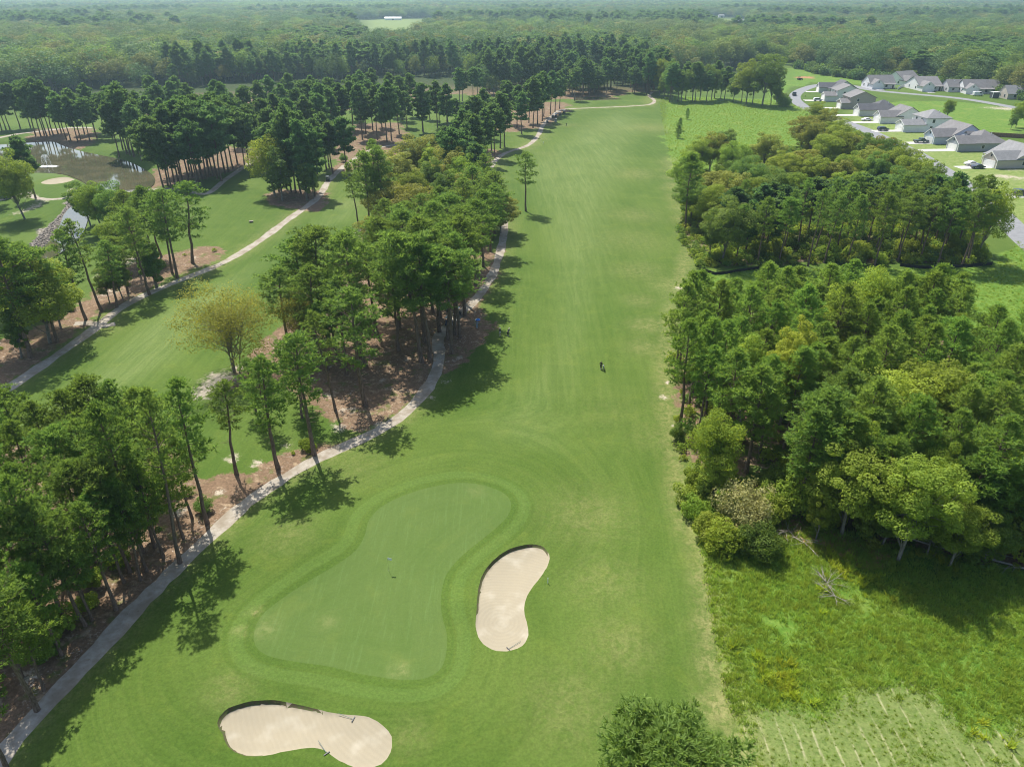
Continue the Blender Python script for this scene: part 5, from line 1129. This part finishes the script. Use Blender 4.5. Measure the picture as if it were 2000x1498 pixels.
for sx, r_ in ((-1.0, .85), (1.6, .45)):
    for sg in (-1, 1): b = MB(); b.cyl((sx, sg*.95, r_), r_, .35, 14, 'y'); b.build('wheel', M_TYRE, root)
# letter boxes
mbp = None
for a, b_, t in ((1570,201,'letter box by the kerb near the street bend'),(1759,280,'letter box at the foot of the pickup driveway'),(1790,297,'letter box before the grey-teal house'),(1573,190,'letter box at the farthest driveway of the bend')):
    x, y = P(a, b_)
    if mbp is None:
        mbp = empty('letter_box', (x, y, hz(x, y))); m_ = MB(); m_.box(-.07, .07, -.07, .07, 0, 1.1); m_.build('post', M_DOORC, mbp); m_ = MB(); m_.prism([(-.14, 1.1), (.14, 1.1), (.14, 1.28), (.08, 1.36), (-.08, 1.36), (-.14, 1.28)], 'y', -.3, .3); m_.build('box', M_DOORC, mbp); remember(mbp); o = mbp
    else: o = copy_tree(mbp); o.location = (x, y, hz(x, y))
    tag(o, t, 'letter box', 'letter boxes along the street')

# ---- golf carts
M_CART = {'white': paint('cart_white', (.68, .69, .70)), 'dark': paint('cart_dark', (.04, .06, .07)), 'navy': paint('cart_navy', (.04, .07, .14))}
M_CANOPY = {'white': simple('canopy_white', (.78, .77, .72), .5, var=.03), 'grey': simple('canopy_grey', (.42, .46, .48), .5), 'dark': simple('canopy_dark', (.10, .14, .15), .5)}
M_SEAT = simple('cart_seat_vinyl', (.45, .42, .36), .6); M_METAL = simple('dark_metal', (.08, .08, .085), .4, metal=.5)
def golf_cart(px, py, rz, lab, body='dark', can='grey', bags=True):
    x, y = P(px, py); root = empty('golf_cart', (x, y, hz(x, y)), rz); tag(root, lab, 'golf cart', 'golf carts on the cart paths')
    b = MB(); b.prism([(-1.15,.32),(-1.15,.75),(-.55,.82),(-.5,.55),(.35,.35),(.5,.8),(.75,.92),(1.15,.72),(1.2,.35)], 'y', -.58, .58); b.build('body', M_CART[body], root, bevel=.05)
    b = MB(); b.box(-.52, .02, -.54, .54, .60, .76); b.build('seat', M_SEAT, root, bevel=.03); b = MB(); b.box(-.62, -.50, -.54, .54, .78, 1.16); b.build('backrest', M_SEAT, root, bevel=.03)
    b = MB(); b.prism([(-1.0, 1.84), (.85, 1.84), (.88, 1.88), (.7, 1.95), (-.85, 1.95), (-1.03, 1.88)], 'y', -.62, .62); b.build('canopy', M_CANOPY[can], root, bevel=.03)
    for a0, a1, sg in ((.85,.68,1),(.85,.68,-1),(-.72,-.85,1),(-.72,-.85,-1)): b = MB(); b.tube([(a0, sg*.52, .8), (a1, sg*.54, 1.85)], .022, 6); b.build('post', M_METAL, root)
    b = MB(); b.tube([(.62, .25, .85), (.38, .25, 1.02)], .02, 6); b.cyl((.36, .25, 1.03), .16, .03, 12, 'x'); b.build('steering_wheel', M_METAL, root)
    for sx in (-.8, .82):
        for sg in (-1, 1): b = MB(); b.cyl((sx, sg*.5, .23), .23, .18, 12, 'y'); w_ = b.build('wheel', M_TYRE, root); r = MB(); r.cyl((sx, sg*.6, .23), .11, .02, 8, 'y'); r.build('rim', M_RIM, w_)
    if bags:
        for sg in (-1, 1): b = MB(); b.tube([(-1.0, sg*.27, .75), (-1.08, sg*.27, 1.15), (-1.14, sg*.27, 1.6)], [.13, .14, .12], 8); b.build('golf_bag', M_CART['navy' if sg > 0 else 'dark'], root)
golf_cart(877, 634, tv((858, 655), (880, 625)), 'golf cart with white canopy standing on the path among the pines', 'navy', 'white')
golf_cart(893, 617, tv((880, 630), (925, 590)), 'second golf cart just behind the white topped one on the path', 'dark', 'grey')
up = tv((1060, 245), (1102, 213))
for a, b_, bo_, ca_, t in ((1069,240,'navy','dark','golf cart nearest of the far row, just off the path edge'),(1085,239,'white','grey','pale golf cart beside the nearest cart of the far row'),(1080,230,'dark','grey','golf cart on the left in the middle of the far row'),(1086,229,'navy','grey','golf cart on the right in the middle of the far row'),(1093,225,'dark','grey','golf cart second from the far end of the row'),(1102,222,'dark','white','golf cart with pale roof at the far end of the row')):
    golf_cart(a, b_, up+(.3 if a % 2 else 0), t, bo_, ca_)
golf_cart(641, 354, tv((620, 388), (645, 350)), 'dark golf cart on the left path beyond the leafy clump', 'dark', 'dark'); golf_cart(14, 389, .2, 'dark golf cart at the left edge beside the pond path', 'dark', 'dark')

# ================================================================ PEOPLE
M_SKIN = simple('skin', (.42, .25, .17), .6, var=.05); M_HAIR = simple('dark_hair', (.03, .02, .015), .7)
def cloth(c): return simple('cloth', c, .85, var=.12, scale=6)
def skinned(name, joints, edges, radii, mat, parent, sub=1):
    me = bpy.data.meshes.new(name); me.from_pydata(joints, edges, []); me.materials.append(mat); o = link(name, me, parent)
    m_ = o.modifiers.new('skin', 'SKIN'); m_.use_smooth_shade = True; sv = me.skin_vertices[0] if me.skin_vertices else None
    if sv is None:
        bm = bmesh.new(); bm.from_mesh(me); bm.verts.layers.skin.verify(); bm.to_mesh(me); bm.free(); sv = me.skin_vertices[0]
    for i, r in enumerate(radii): sv.data[i].radius = (r, r) if not isinstance(r, tuple) else r; sv.data[i].use_root = (i == 0)
    s = o.modifiers.new('sub', 'SUBSURF'); s.levels = s.render_levels = sub; return o
def person(x, y, rz, lab, shirt, pants, cap=None, hands=((.30, .10, .78), (-.30, .10, .78)), elbows=((.30, -.02, 1.10), (-.30, -.02, 1.10)), shorts=False, lean=0., z=None):
    """front faces +y. hands: left and right wrist positions"""
    root = empty('person', (x, y, hz(x, y) if z is None else z), rz); tag(root, lab, 'person')
    f = lambda p: (p[0], p[1]+lean*max(0, p[2]-.9), p[2]-.12*lean*max(0, p[2]-.9))
    J = [(0,0,.95),(0,.0,1.12),(0,0,1.30),(0,0,1.44),(0,.01,1.52),(0,.02,1.60),(0,.02,1.70),
         (.10,0,.90),(.12,.02,.50),(.12,-.01,.09),(.13,.13,.045),(-.10,0,.90),(-.12,.0,.50),(-.12,-.02,.09),(-.13,.12,.045),
         (.19,0,1.40),(.19*.4+elbows[0][0]*.6,elbows[0][1]*.6,1.25),elbows[0],hands[0],(-.19,0,1.40),(-.19*.4+elbows[1][0]*.6,elbows[1][1]*.6,1.25),elbows[1],hands[1]]
    J = [f(p) for p in J]
    E = [(0,1),(1,2),(2,3),(3,4),(4,5),(5,6),(0,7),(7,8),(8,9),(9,10),(0,11),(11,12),(12,13),(13,14),(3,15),(15,16),(16,17),(17,18),(3,19),(19,20),(20,21),(21,22)]
    R_ = [(.15,.11),(.13,.10),(.15,.11),(.10,.08),.055,.085,.075,.085,.058,.04,.038,.085,.058,.04,.038,.06,.048,.04,.028,.06,.048,.04,.028]
    # hands: palm, four fingers and a thumb on each wrist
    for w_, el in ((18, 17), (22, 21)):
        d = (Vector(J[w_])-Vector(J[el])).normalized(); sd = d.cross(Vector((0, 1, 0))).normalized(); w0 = Vector(J[w_]); pi_ = len(J); J.append(tuple(w0+d*.075)); R_.append((.036, .02)); E.append((w_, pi_))
        for q, ln in ((-.028, .062), (-.01, .075), (.01, .08), (.028, .07)):
            a = len(J); J.append(tuple(w0+d*(.085+ln*.55)+sd*q)); J.append(tuple(w0+d*(.085+ln)+sd*q+Vector((0, .022, 0)))); R_ += [.0095, .008]; E += [(pi_, a), (a, a+1)]
        a = len(J); J.append(tuple(w0+d*.06+sd*-.05+Vector((0, .02, 0)))); R_.append(.010); E.append((pi_, a))
    skinned('body', J, E, R_, M_SKIN, root, 1)
    sh = [J[i] for i in (0, 1, 2, 3, 15, 16, 17, 19, 20, 21)]; skinned('shirt', sh, [(0,1),(1,2),(2,3),(3,4),(4,5),(5,6),(3,7),(7,8),(8,9)], [(.165,.125),(.15,.115),(.17,.125),(.10,.08),.078,.066,.05,.078,.066,.05], cloth(shirt), root)
    lg = [J[i] for i in (0, 7, 8, 11, 12)]+([J[9], J[13]] if not shorts else []); skinned('trousers', lg, [(0,1),(1,2),(0,3),(3,4)]+([(2,5),(4,6)] if not shorts else []), [(.165,.13),.105,.085,.105,.085]+([.062,.062] if not shorts else []), cloth(pants), root)
    sm = MB()
    hx, hy, hz_ = J[6]
    if cap: sm.cyl((hx, hy, hz_+.035), .105, .075, 12); sm.add([(hx-.08, hy+.08, hz_+.01), (hx+.08, hy+.08, hz_+.01), (hx+.06, hy+.2, hz_), (hx-.06, hy+.2, hz_), (hx-.08, hy+.08, hz_+.025), (hx+.08, hy+.08, hz_+.025), (hx+.06, hy+.2, hz_+.012), (hx-.06, hy+.2, hz_+.012)], [(3,2,1,0),(4,5,6,7),(0,1,5,4),(1,2,6,5),(2,3,7,6),(3,0,4,7)]); sm.build('cap', cloth(cap), root, smooth_=False)
    else:
        skinned('hair', [(hx, hy-.035, hz_-.02), (hx, hy-.02, hz_+.05)], [(0, 1)], [.085, .082], M_HAIR, root)
    # eyes, nose, mouth
    e = MB()
    for sg in (-1, 1): e.cyl((hx+sg*.032, hy+.088, hz_-.035), .009, .012, 6, 'y')
    e.cyl((hx, hy+.083, hz_-.095), .018, .01, 6, 'y'); e.build('face_features', M_HAIR, root); n_ = MB(); n_.tube([(hx, hy+.08, hz_-.03), (hx, hy+.108, hz_-.07)], [.006, .014], 6); n_.build('nose', M_SKIN, root)
    for i, o_ in ((9, 1), (13, 1)):
        s = MB(); a = J[i]; s.box(a[0]-.05, a[0]+.05, a[1]-.07, a[1]+.21, 0, .085); s.build('shoe', cloth((.6, .6, .6)), root, bevel=.02)
    return root
x, y = P(1173.5, 721.5); person(x, y, -.4, 'golfer in black shirt and dark trousers standing in the middle of the fairway', (.015,.015,.018), (.03,.03,.04), None, hands=((.34,.18,.82),(-.30,.12,.80)))
x, y = P(976.6, 656.5); person(x, y, .5, 'golfer in pale cap and dark shirt in the pine shadow right of the path', (.03,.05,.06), (.45,.47,.45), (.75,.76,.76), hands=((.12,.32,.92),(-.08,.34,.90)), elbows=((.28,.12,1.12),(-.28,.12,1.12)), shorts=True)
x, y = P(992, 657); person(x, y, -.6, 'golfer in dark clothes bending forward in the pine shadow beside another', (.04,.06,.10), (.03,.04,.05), (.35,.38,.42), hands=((.12,.60,.75),(-.08,.60,.75)), elbows=((.25,.25,1.05),(-.25,.25,1.05)), lean=.6)
x, y = P(873, 613); person(x, y, .2, 'person in blue top standing behind the white topped golf cart', (.05,.16,.28), (.04,.05,.08), (.05,.2,.35))
x, y = P(1106, 247); person(x, y, .3, 'distant golfer in dark clothes beside the far row of carts', (.03,.04,.04), (.02,.03,.03), None, hands=((.5,.1,1.3),(-.35,.1,.9)))
x, y = P(932, 641.5); person(x, y, 0, 'person in light blue clothes holding the blue umbrella', (.28,.42,.55), (.30,.42,.52), None, hands=((.12,.22,1.22),(-.30,.10,.80)), elbows=((.28,.05,1.12),(-.30,-.02,1.10)))
um = empty('umbrella', (x+.12, y+.22, hz(x, y))); tag(um, 'bright blue and pale umbrella held by the person in light blue', 'umbrella')
M_UB = simple('umbrella_blue', (.03, .20, .62), .6); M_UW = simple('umbrella_pale', (.60, .72, .80), .6)
mbs = [MB(), MB()]
for i in range(8):
    a0, a1 = i*PI/4, (i+1)*PI/4
    for j in range(4):
        r0, r1 = .62*j/4, .62*(j+1)/4; z0, z1 = 2.22-.32*(j/4)**2, 2.22-.32*((j+1)/4)**2
        q = [(r0*math.cos(a0), r0*math.sin(a0), z0), (r1*math.cos(a0), r1*math.sin(a0), z1), (r1*math.cos(a1), r1*math.sin(a1), z1), (r0*math.cos(a1), r0*math.sin(a1), z0)]
        q += [(a, b, c-.012) for a, b, c in q]; mbs[1 if i in (3, 4) else 0].add(q, [(0,1,2,3),(7,6,5,4),(0,4,5,1),(1,5,6,2),(2,6,7,3),(3,7,4,0)])
cn = mbs[0].build('canopy', M_UB, um); mbs[1].build('pale_gore', M_UW, cn); b = MB(); b.tube([(0, 0, 1.1), (0, 0, 2.3)], .014, 6); b.build('shaft', M_METAL, um); b = MB(); b.tube([(0, 0, 1.02), (0, 0, 1.12)], .022, 6); b.build('handle', M_DOORC, um)
# push trolley with bag beside the fairway golfer
x, y = P(1178.5, 723.5); t = empty('golf_trolley', (x, y, hz(x, y)), -.5); tag(t, 'golf bag on a push trolley beside the golfer in the middle of the fairway', 'golf trolley')
b = MB(); b.tube([(0, .1, .25), (0, -.02, .6), (0, -.16, 1.05)], [.13, .15, .14], 10); bag = b.build('bag', M_CART['navy'], t); b = MB(); b.box(-.09, .09, -.2, .02, .45, .75); b.build('pocket', M_TRIM, bag)
b = MB(); b.tube([(0, .35, .15), (0, .0, .45), (0, -.45, 1.05)], .018, 6); b.tube([(-.3, .0, .15), (.3, .0, .15)], .015, 6); b.build('frame', M_METAL, t)
for p_ in ((-.32, 0), (.32, 0), (0, .4)): b = MB(); b.cyl((p_[0], p_[1], .15), .15, .04, 12, 'x'); b.build('wheel', M_TYRE, t)
for i in range(6): b = MB(); a = i*PI/3; q0 = (.07*math.cos(a), -.16+.07*math.sin(a), 1.0); q1 = (q0[0]*1.3, q0[1]-.05, 1.28); b.tube([q0, q1], .008, 5); b.cyl(q1, .03, .05, 6, 'x'); b.build('club', M_RIM, bag)

# ================================================================ SMALL THINGS OF THE COURSE
fx, fy = -15.8, 68.0; fl = empty('flagstick', (fx, fy, hz(fx, fy))); tag(fl, 'flagstick with white flag on the near putting green', 'flagstick')
b = MB(); b.tube([(0, 0, 0), (0, 0, 2.2)], .018, 6); b.build('pole', simple('pole_yellow', (.62, .60, .25), .5), fl)
b = MB(); n_ = 7
for i in range(n_-1):
    for s_ in (0,):
        xa, xb = .02+.5*i/(n_-1), .02+.5*(i+1)/(n_-1); ya, yb = .05*math.sin(xa*12), .05*math.sin(xb*12)
        b.add([(xa,ya,1.78-xa*.1),(xb,yb,1.78-xb*.1),(xb,yb,2.15-xb*.15),(xa,ya,2.15-xa*.15),(xa,ya+.012,1.78-xa*.1),(xb,yb+.012,1.78-xb*.1),(xb,yb+.012,2.15-xb*.15),(xa,ya+.012,2.15-xa*.15)], [(0,1,2,3),(7,6,5,4),(0,4,5,1),(1,5,6,2),(2,6,7,3),(3,7,4,0)])
b.build('flag', simple('flag_white', (.80, .82, .84), .7, var=.02), fl); b = MB(); b.cyl((0, 0, .0), .054, .02, 12); b.build('cup', M_DOORC, fl)
RK_M = simple('rake_black', (.02, .025, .03), .5); RK_G = simple('rake_handle', (.10, .16, .16), .5)
for (a, b0), lab in ((((690,1404),(664,1394)),'bunker rake lying under the top edge of the wide lower bunker'),(((638,1470),(626,1452)),'bunker rake lying at the bottom bend of the wide lower bunker'),(((993,1268),(1012,1256)),'bunker rake lying at the bottom of the kidney shaped bunker')):
    p0, p1 = P(*a), P(*b0); rz = math.atan2(p1[1]-p0[1], p1[0]-p0[0]); z = hz(*p0); r = empty('bunker_rake', (*p0, z+.03), rz); tag(r, lab, 'rake', 'rakes lying in the bunkers')
    b = MB(); b.tube([(0, 0, .03), (1.75, 0, .05)], .022, 6); b.build('handle', RK_G, r); b = MB(); b.box(-.05, .05, -.32, .32, 0, .06); b.build('head', RK_M, r)
    b = MB(); [b.box(-.03, .0, q-.01, q+.01, -.07, .0) for q in np.linspace(-.28, .28, 9)]; b.build('teeth', RK_M, r)
def post(px, py, h, r_, mat, name, lab, cat, grp=None):
    x, y = P(px, py); b = MB(); b.tube([(0, 0, -.05), (0, 0, h*.97), (0, 0, h)], [r_, r_, r_*.5], 8); tag(b.build(name, mat, None, (x, y, hz(x, y))), lab, cat, grp)
post(1070, 1134, .9, .05, M_TRIM, 'white_stake', 'short white stake in the grass right of the kidney shaped bunker', 'stake')
post(1061, 281, .8, .12, M_TRIM, 'white_stake', 'small pale marker where the fairway meets the far path', 'stake')
post(1293, 236, 1.2, .1, M_DOORC, 'marker_post', 'dark marker post at the right edge of the far fairway', 'post')
x, y = P(491, 435); bx = empty('utility_box', (x, y, hz(x, y)), .3); tag(bx, 'low dark stone topped box alone on the grass left of the left path', 'box')  # low utility box, bench-like in outline only
b = MB(); b.box(-.5, .5, -.35, .35, 0, .35); b.build('base', M_DOORC, bx); b = MB(); b.box(-.65, .65, -.45, .45, .35, .46); b.build('top', M_STONE, bx)
# bridges
def bridge(a, b0, lab, w_=2.8):
    p0, p1 = P(*a), P(*b0); ln = math.dist(p0, p1); rz = math.atan2(p1[1]-p0[1], p1[0]-p0[0]); r = empty('footbridge', (*p0, .1), rz); tag(r, lab, 'bridge')
    m_ = simple('bridge_concrete', (.44, .42, .38), .9); b = MB(); b.box(-.5, ln+.5, -w_/2, w_/2, -.3, .12); b.build('deck', m_, r)
    for sg in (-1, 1):
        b = MB(); b.box(-.5, ln+.5, sg*w_/2-.09, sg*w_/2+.09, .123, .38); b.build('kerb', m_, r)
    for q in (0.2, ln-.2):
        b = MB(); b.box(q-.3, q+.3, -w_/2+.1, w_/2-.1, -1.3, -.303); b.build('abutment', m_, r)
bridge((126, 388), (180, 383), 'small footbridge carrying the path over the stream'); bridge((243, 377), (288, 373), 'small footbridge at the near corner of the pond')
# fountain
x, y = P(92, 323); fo = empty('fountain', (x, y, -.5)); tag(fo, 'white fountain spraying in the pond', 'fountain')
M_FOAM = simple('water_spray', (.85, .88, .9), .6, var=.05); r = np.random.default_rng(3); b = MB()
n_ = 40; ring = [(4.2*(1+.25*math.sin(i*1.7)+.1*math.sin(i*4.1))*math.cos(i*2*PI/n_)*1.0, 1.9*(1+.2*math.sin(i*2.3))*math.sin(i*2*PI/n_)) for i in range(n_)]
b.prism([(q[0], q[1]) for q in ring], 'y', 0, .04); b.v = [(v[0], v[2], v[1]) for v in b.v]; b.build('foam', M_FOAM, fo)
C = []; 
for i in range(1500):
    t_ = r.uniform(0, 1); a = r.uniform(0, 6.28); R_ = 1.9*t_*r.uniform(.85, 1.1); C.append((R_*math.cos(a), R_*math.sin(a), 4.6*(2*t_ if t_ < .0 else (1-(1.9*t_-.9)**2))*r.uniform(.9, 1.05)))
V, F, tt = leaves(np.array(C), r.normal(0, 1, (len(C), 3)), .13, r); link('spray', np_mesh('spray', V, F, [M_FOAM]), fo); b = MB(); b.cyl((0, 0, .1), .35, .25, 12); b.build('nozzle', M_METAL, fo)
# fallen trunks and dead tops at the edge of the near right wood
def deadwood(pts, r0, lab, name='fallen_log', cat='log', twigs=8, seed=1):
    q = smooth(PW(pts), 1.2); r_ = np.random.default_rng(seed); n_ = len(q); c = np.column_stack([q, land(q)+r0*.9+.08+.12*np.sin(np.arange(n_)*.8)]); o0 = c[0].copy(); c = c-o0
    root = empty(name, tuple(o0)); tag(root, lab, cat)
    V, F = tubes_np([c], [r0*np.linspace(1, .35, n_)], 8); link('log', np_mesh('log', V, F, [M_DEAD], smooth_=True), root)
    P_ = []; R_ = []
    for i in range(twigs):
        s = c[r_.integers(n_//3, n_)]; d = unit(np.array([r_.normal(), r_.normal(), r_.uniform(.05, .5)])); l_ = r_.uniform(1, 3.2); mid = s+d*l_*.5+r_.normal(0, .15, 3); P_.append(np.array([s, mid, s+d*l_+np.array([0, 0, -.1])])); R_.append(np.array([.05, .03, .012]))
        for k_ in range(2): d2 = unit(d+r_.normal(0, .6, 3)); P_.append(np.array([mid, mid+d2*.6, mid+d2*1.3])); R_.append(np.array([.025, .016, .008]))
    V, F = tubes_np(P_, R_, 4); link('branches', np_mesh('branches', V, F, [M_DEAD]), root)
deadwood([(1795,1052),(1860,1072),(1930,1092),(2020,1120)], .26, 'long bleached fallen trunk at the foot of the near right wood', seed=1)
deadwood([(1752,1044),(1800,1062),(1880,1080)], .12, 'thinner fallen trunk lying left of the long bleached one', seed=2)
deadwood([(1850,1058),(1925,1078),(1990,1090)], .1, 'thin fallen stem lying behind the long bleached trunk', seed=5, twigs=5)
deadwood([(1598,1088),(1570,1062),(1535,1044),(1508,1034)], .09, 'bleached dead treetop lying in the weeds beside the dark shrub', 'dead_branch', 'branch', 22, 3)
deadwood([(1598,1118),(1615,1140),(1630,1165)], .08, 'smaller bleached dead branch lying farther down in the meadow', 'dead_branch', 'branch', 20, 4)
# far farm buildings
def barn(px, py, rz, L_, W_, h, lab, wm, rm):
    x, y = P(px, py); r = empty('barn', (x, y, 0), rz); tag(r, lab, 'barn'); b = MB(); b.box(-L_/2, L_/2, -W_/2, W_/2, 0, h); b.prism([(-W_/2+.01, h-.01), (W_/2-.01, h-.01), (0, h+W_*.2)], 'x', -L_/2+.01, L_/2-.01); b.build('wall', wm, r); b = MB(); gable_roof(b, -W_/2, W_/2, -L_/2, L_/2, h, W_*.21, 'x'); b.build('roof', rm, r); b = MB(); b.box(-2, 2, -W_/2-.06, -W_/2+.02, 0, h*.8); b.build('door', M_DOORC, r)
M_TIN = simple('pale_tin_roof', (.62, .64, .66), .4)
barn(768, 40, .05, 40, 14, 4, 'long white roofed barn behind the far pale field', SID['white'], M_TIN); barn(1446, 47, .2, 26, 16, 5, 'grey roofed house in the far clearing at the upper right', SID['grey'], ROOF['grey']); barn(1408, 35, .1, 14, 12, 5, 'small pale house at the back of the far clearing', SID['white'], ROOF['grey']); barn(806, 60, .3, 9, 6, 3, 'small white shed inside the far pale field', SID['white'], M_TIN)
# ================================================================ light, air, camera
SUN_AZ, SUN_EL = math.radians(-26), math.radians(56)       # azimuth from +Y towards +X
sd_ = Vector((math.sin(SUN_AZ)*math.cos(SUN_EL), math.cos(SUN_AZ)*math.cos(SUN_EL), math.sin(SUN_EL)))
L = bpy.data.lights.new('sun', 'SUN'); L.energy = 4.8; L.angle = math.radians(.55); L.color = (1, .955, .87)
so = bpy.data.objects.new('sun', L); COL.objects.link(so); so.rotation_euler = sd_.to_track_quat('Z', 'Y').to_euler(); so.location = (0, 0, 200)
w = bpy.data.worlds.new('World'); SC.world = w; w.use_nodes = True; nt = w.node_tree; nt.nodes.clear(); k = N(nt)
sk = k.n('ShaderNodeTexSky', sky_type='NISHITA'); sk.sun_disc = False; sk.sun_elevation = SUN_EL; sk.sun_rotation = SUN_AZ; sk.dust_density = 2.0; sk.air_density = 1.0; sk.ozone_density = 1.0
bg = k.n('ShaderNodeBackground'); bg.inputs['Strength'].default_value = .115; k.l(sk.outputs[0], bg.inputs[0]); o = k.n('ShaderNodeOutputWorld'); k.l(bg.outputs[0], o.inputs[0])
HAZE = True
if HAZE:
    mb = MB(); mb.box(-9900, 9900, -9900, 9900, -3.0, 95.0)
    m, nt = newmat('hazy_air'); k = N(nt); pv = k.n('ShaderNodeVolumePrincipled')
    pv.inputs['Color'].default_value = (.60, .86, .98, 1); pv.inputs['Density'].default_value = HAZE_D; pv.inputs['Anisotropy'].default_value = .5
    o = k.n('ShaderNodeOutputMaterial'); k.l(pv.outputs[0], o.inputs['Volume'])
    hz_o = mb.build('haze', m); tag(hz_o, 'thin bluish summer haze that pales the distant woods', None, None, 'stuff')
cam = bpy.data.cameras.new('camera'); co = bpy.data.objects.new('camera', cam); COL.objects.link(co)
co.location = (0, 0, CAM_H); co.rotation_euler = (PI/2-PITCH, 0, 0); cam.sensor_fit = 'HORIZONTAL'; cam.sensor_width = 36; cam.lens = FPX/2000*36
cam.clip_start = .5; cam.clip_end = 30000; SC.camera = co
SC.view_settings.view_transform = 'Standard'; SC.view_settings.look = 'None'; SC.view_settings.exposure = EXPO; SC.view_settings.gamma = 1
SC.cycles.max_bounces = 6; SC.cycles.diffuse_bounces = 4; SC.cycles.glossy_bounces = 2; SC.cycles.transmission_bounces = 2; SC.cycles.volume_bounces = 0; SC.cycles.transparent_max_bounces = 4
SC.cycles.use_denoising = DENO; SC.cycles.caustics_reflective = False; SC.cycles.caustics_refractive = False
SC.cycles.pixel_filter_type = 'BLACKMAN_HARRIS'; SC.cycles.filter_width = 1.05
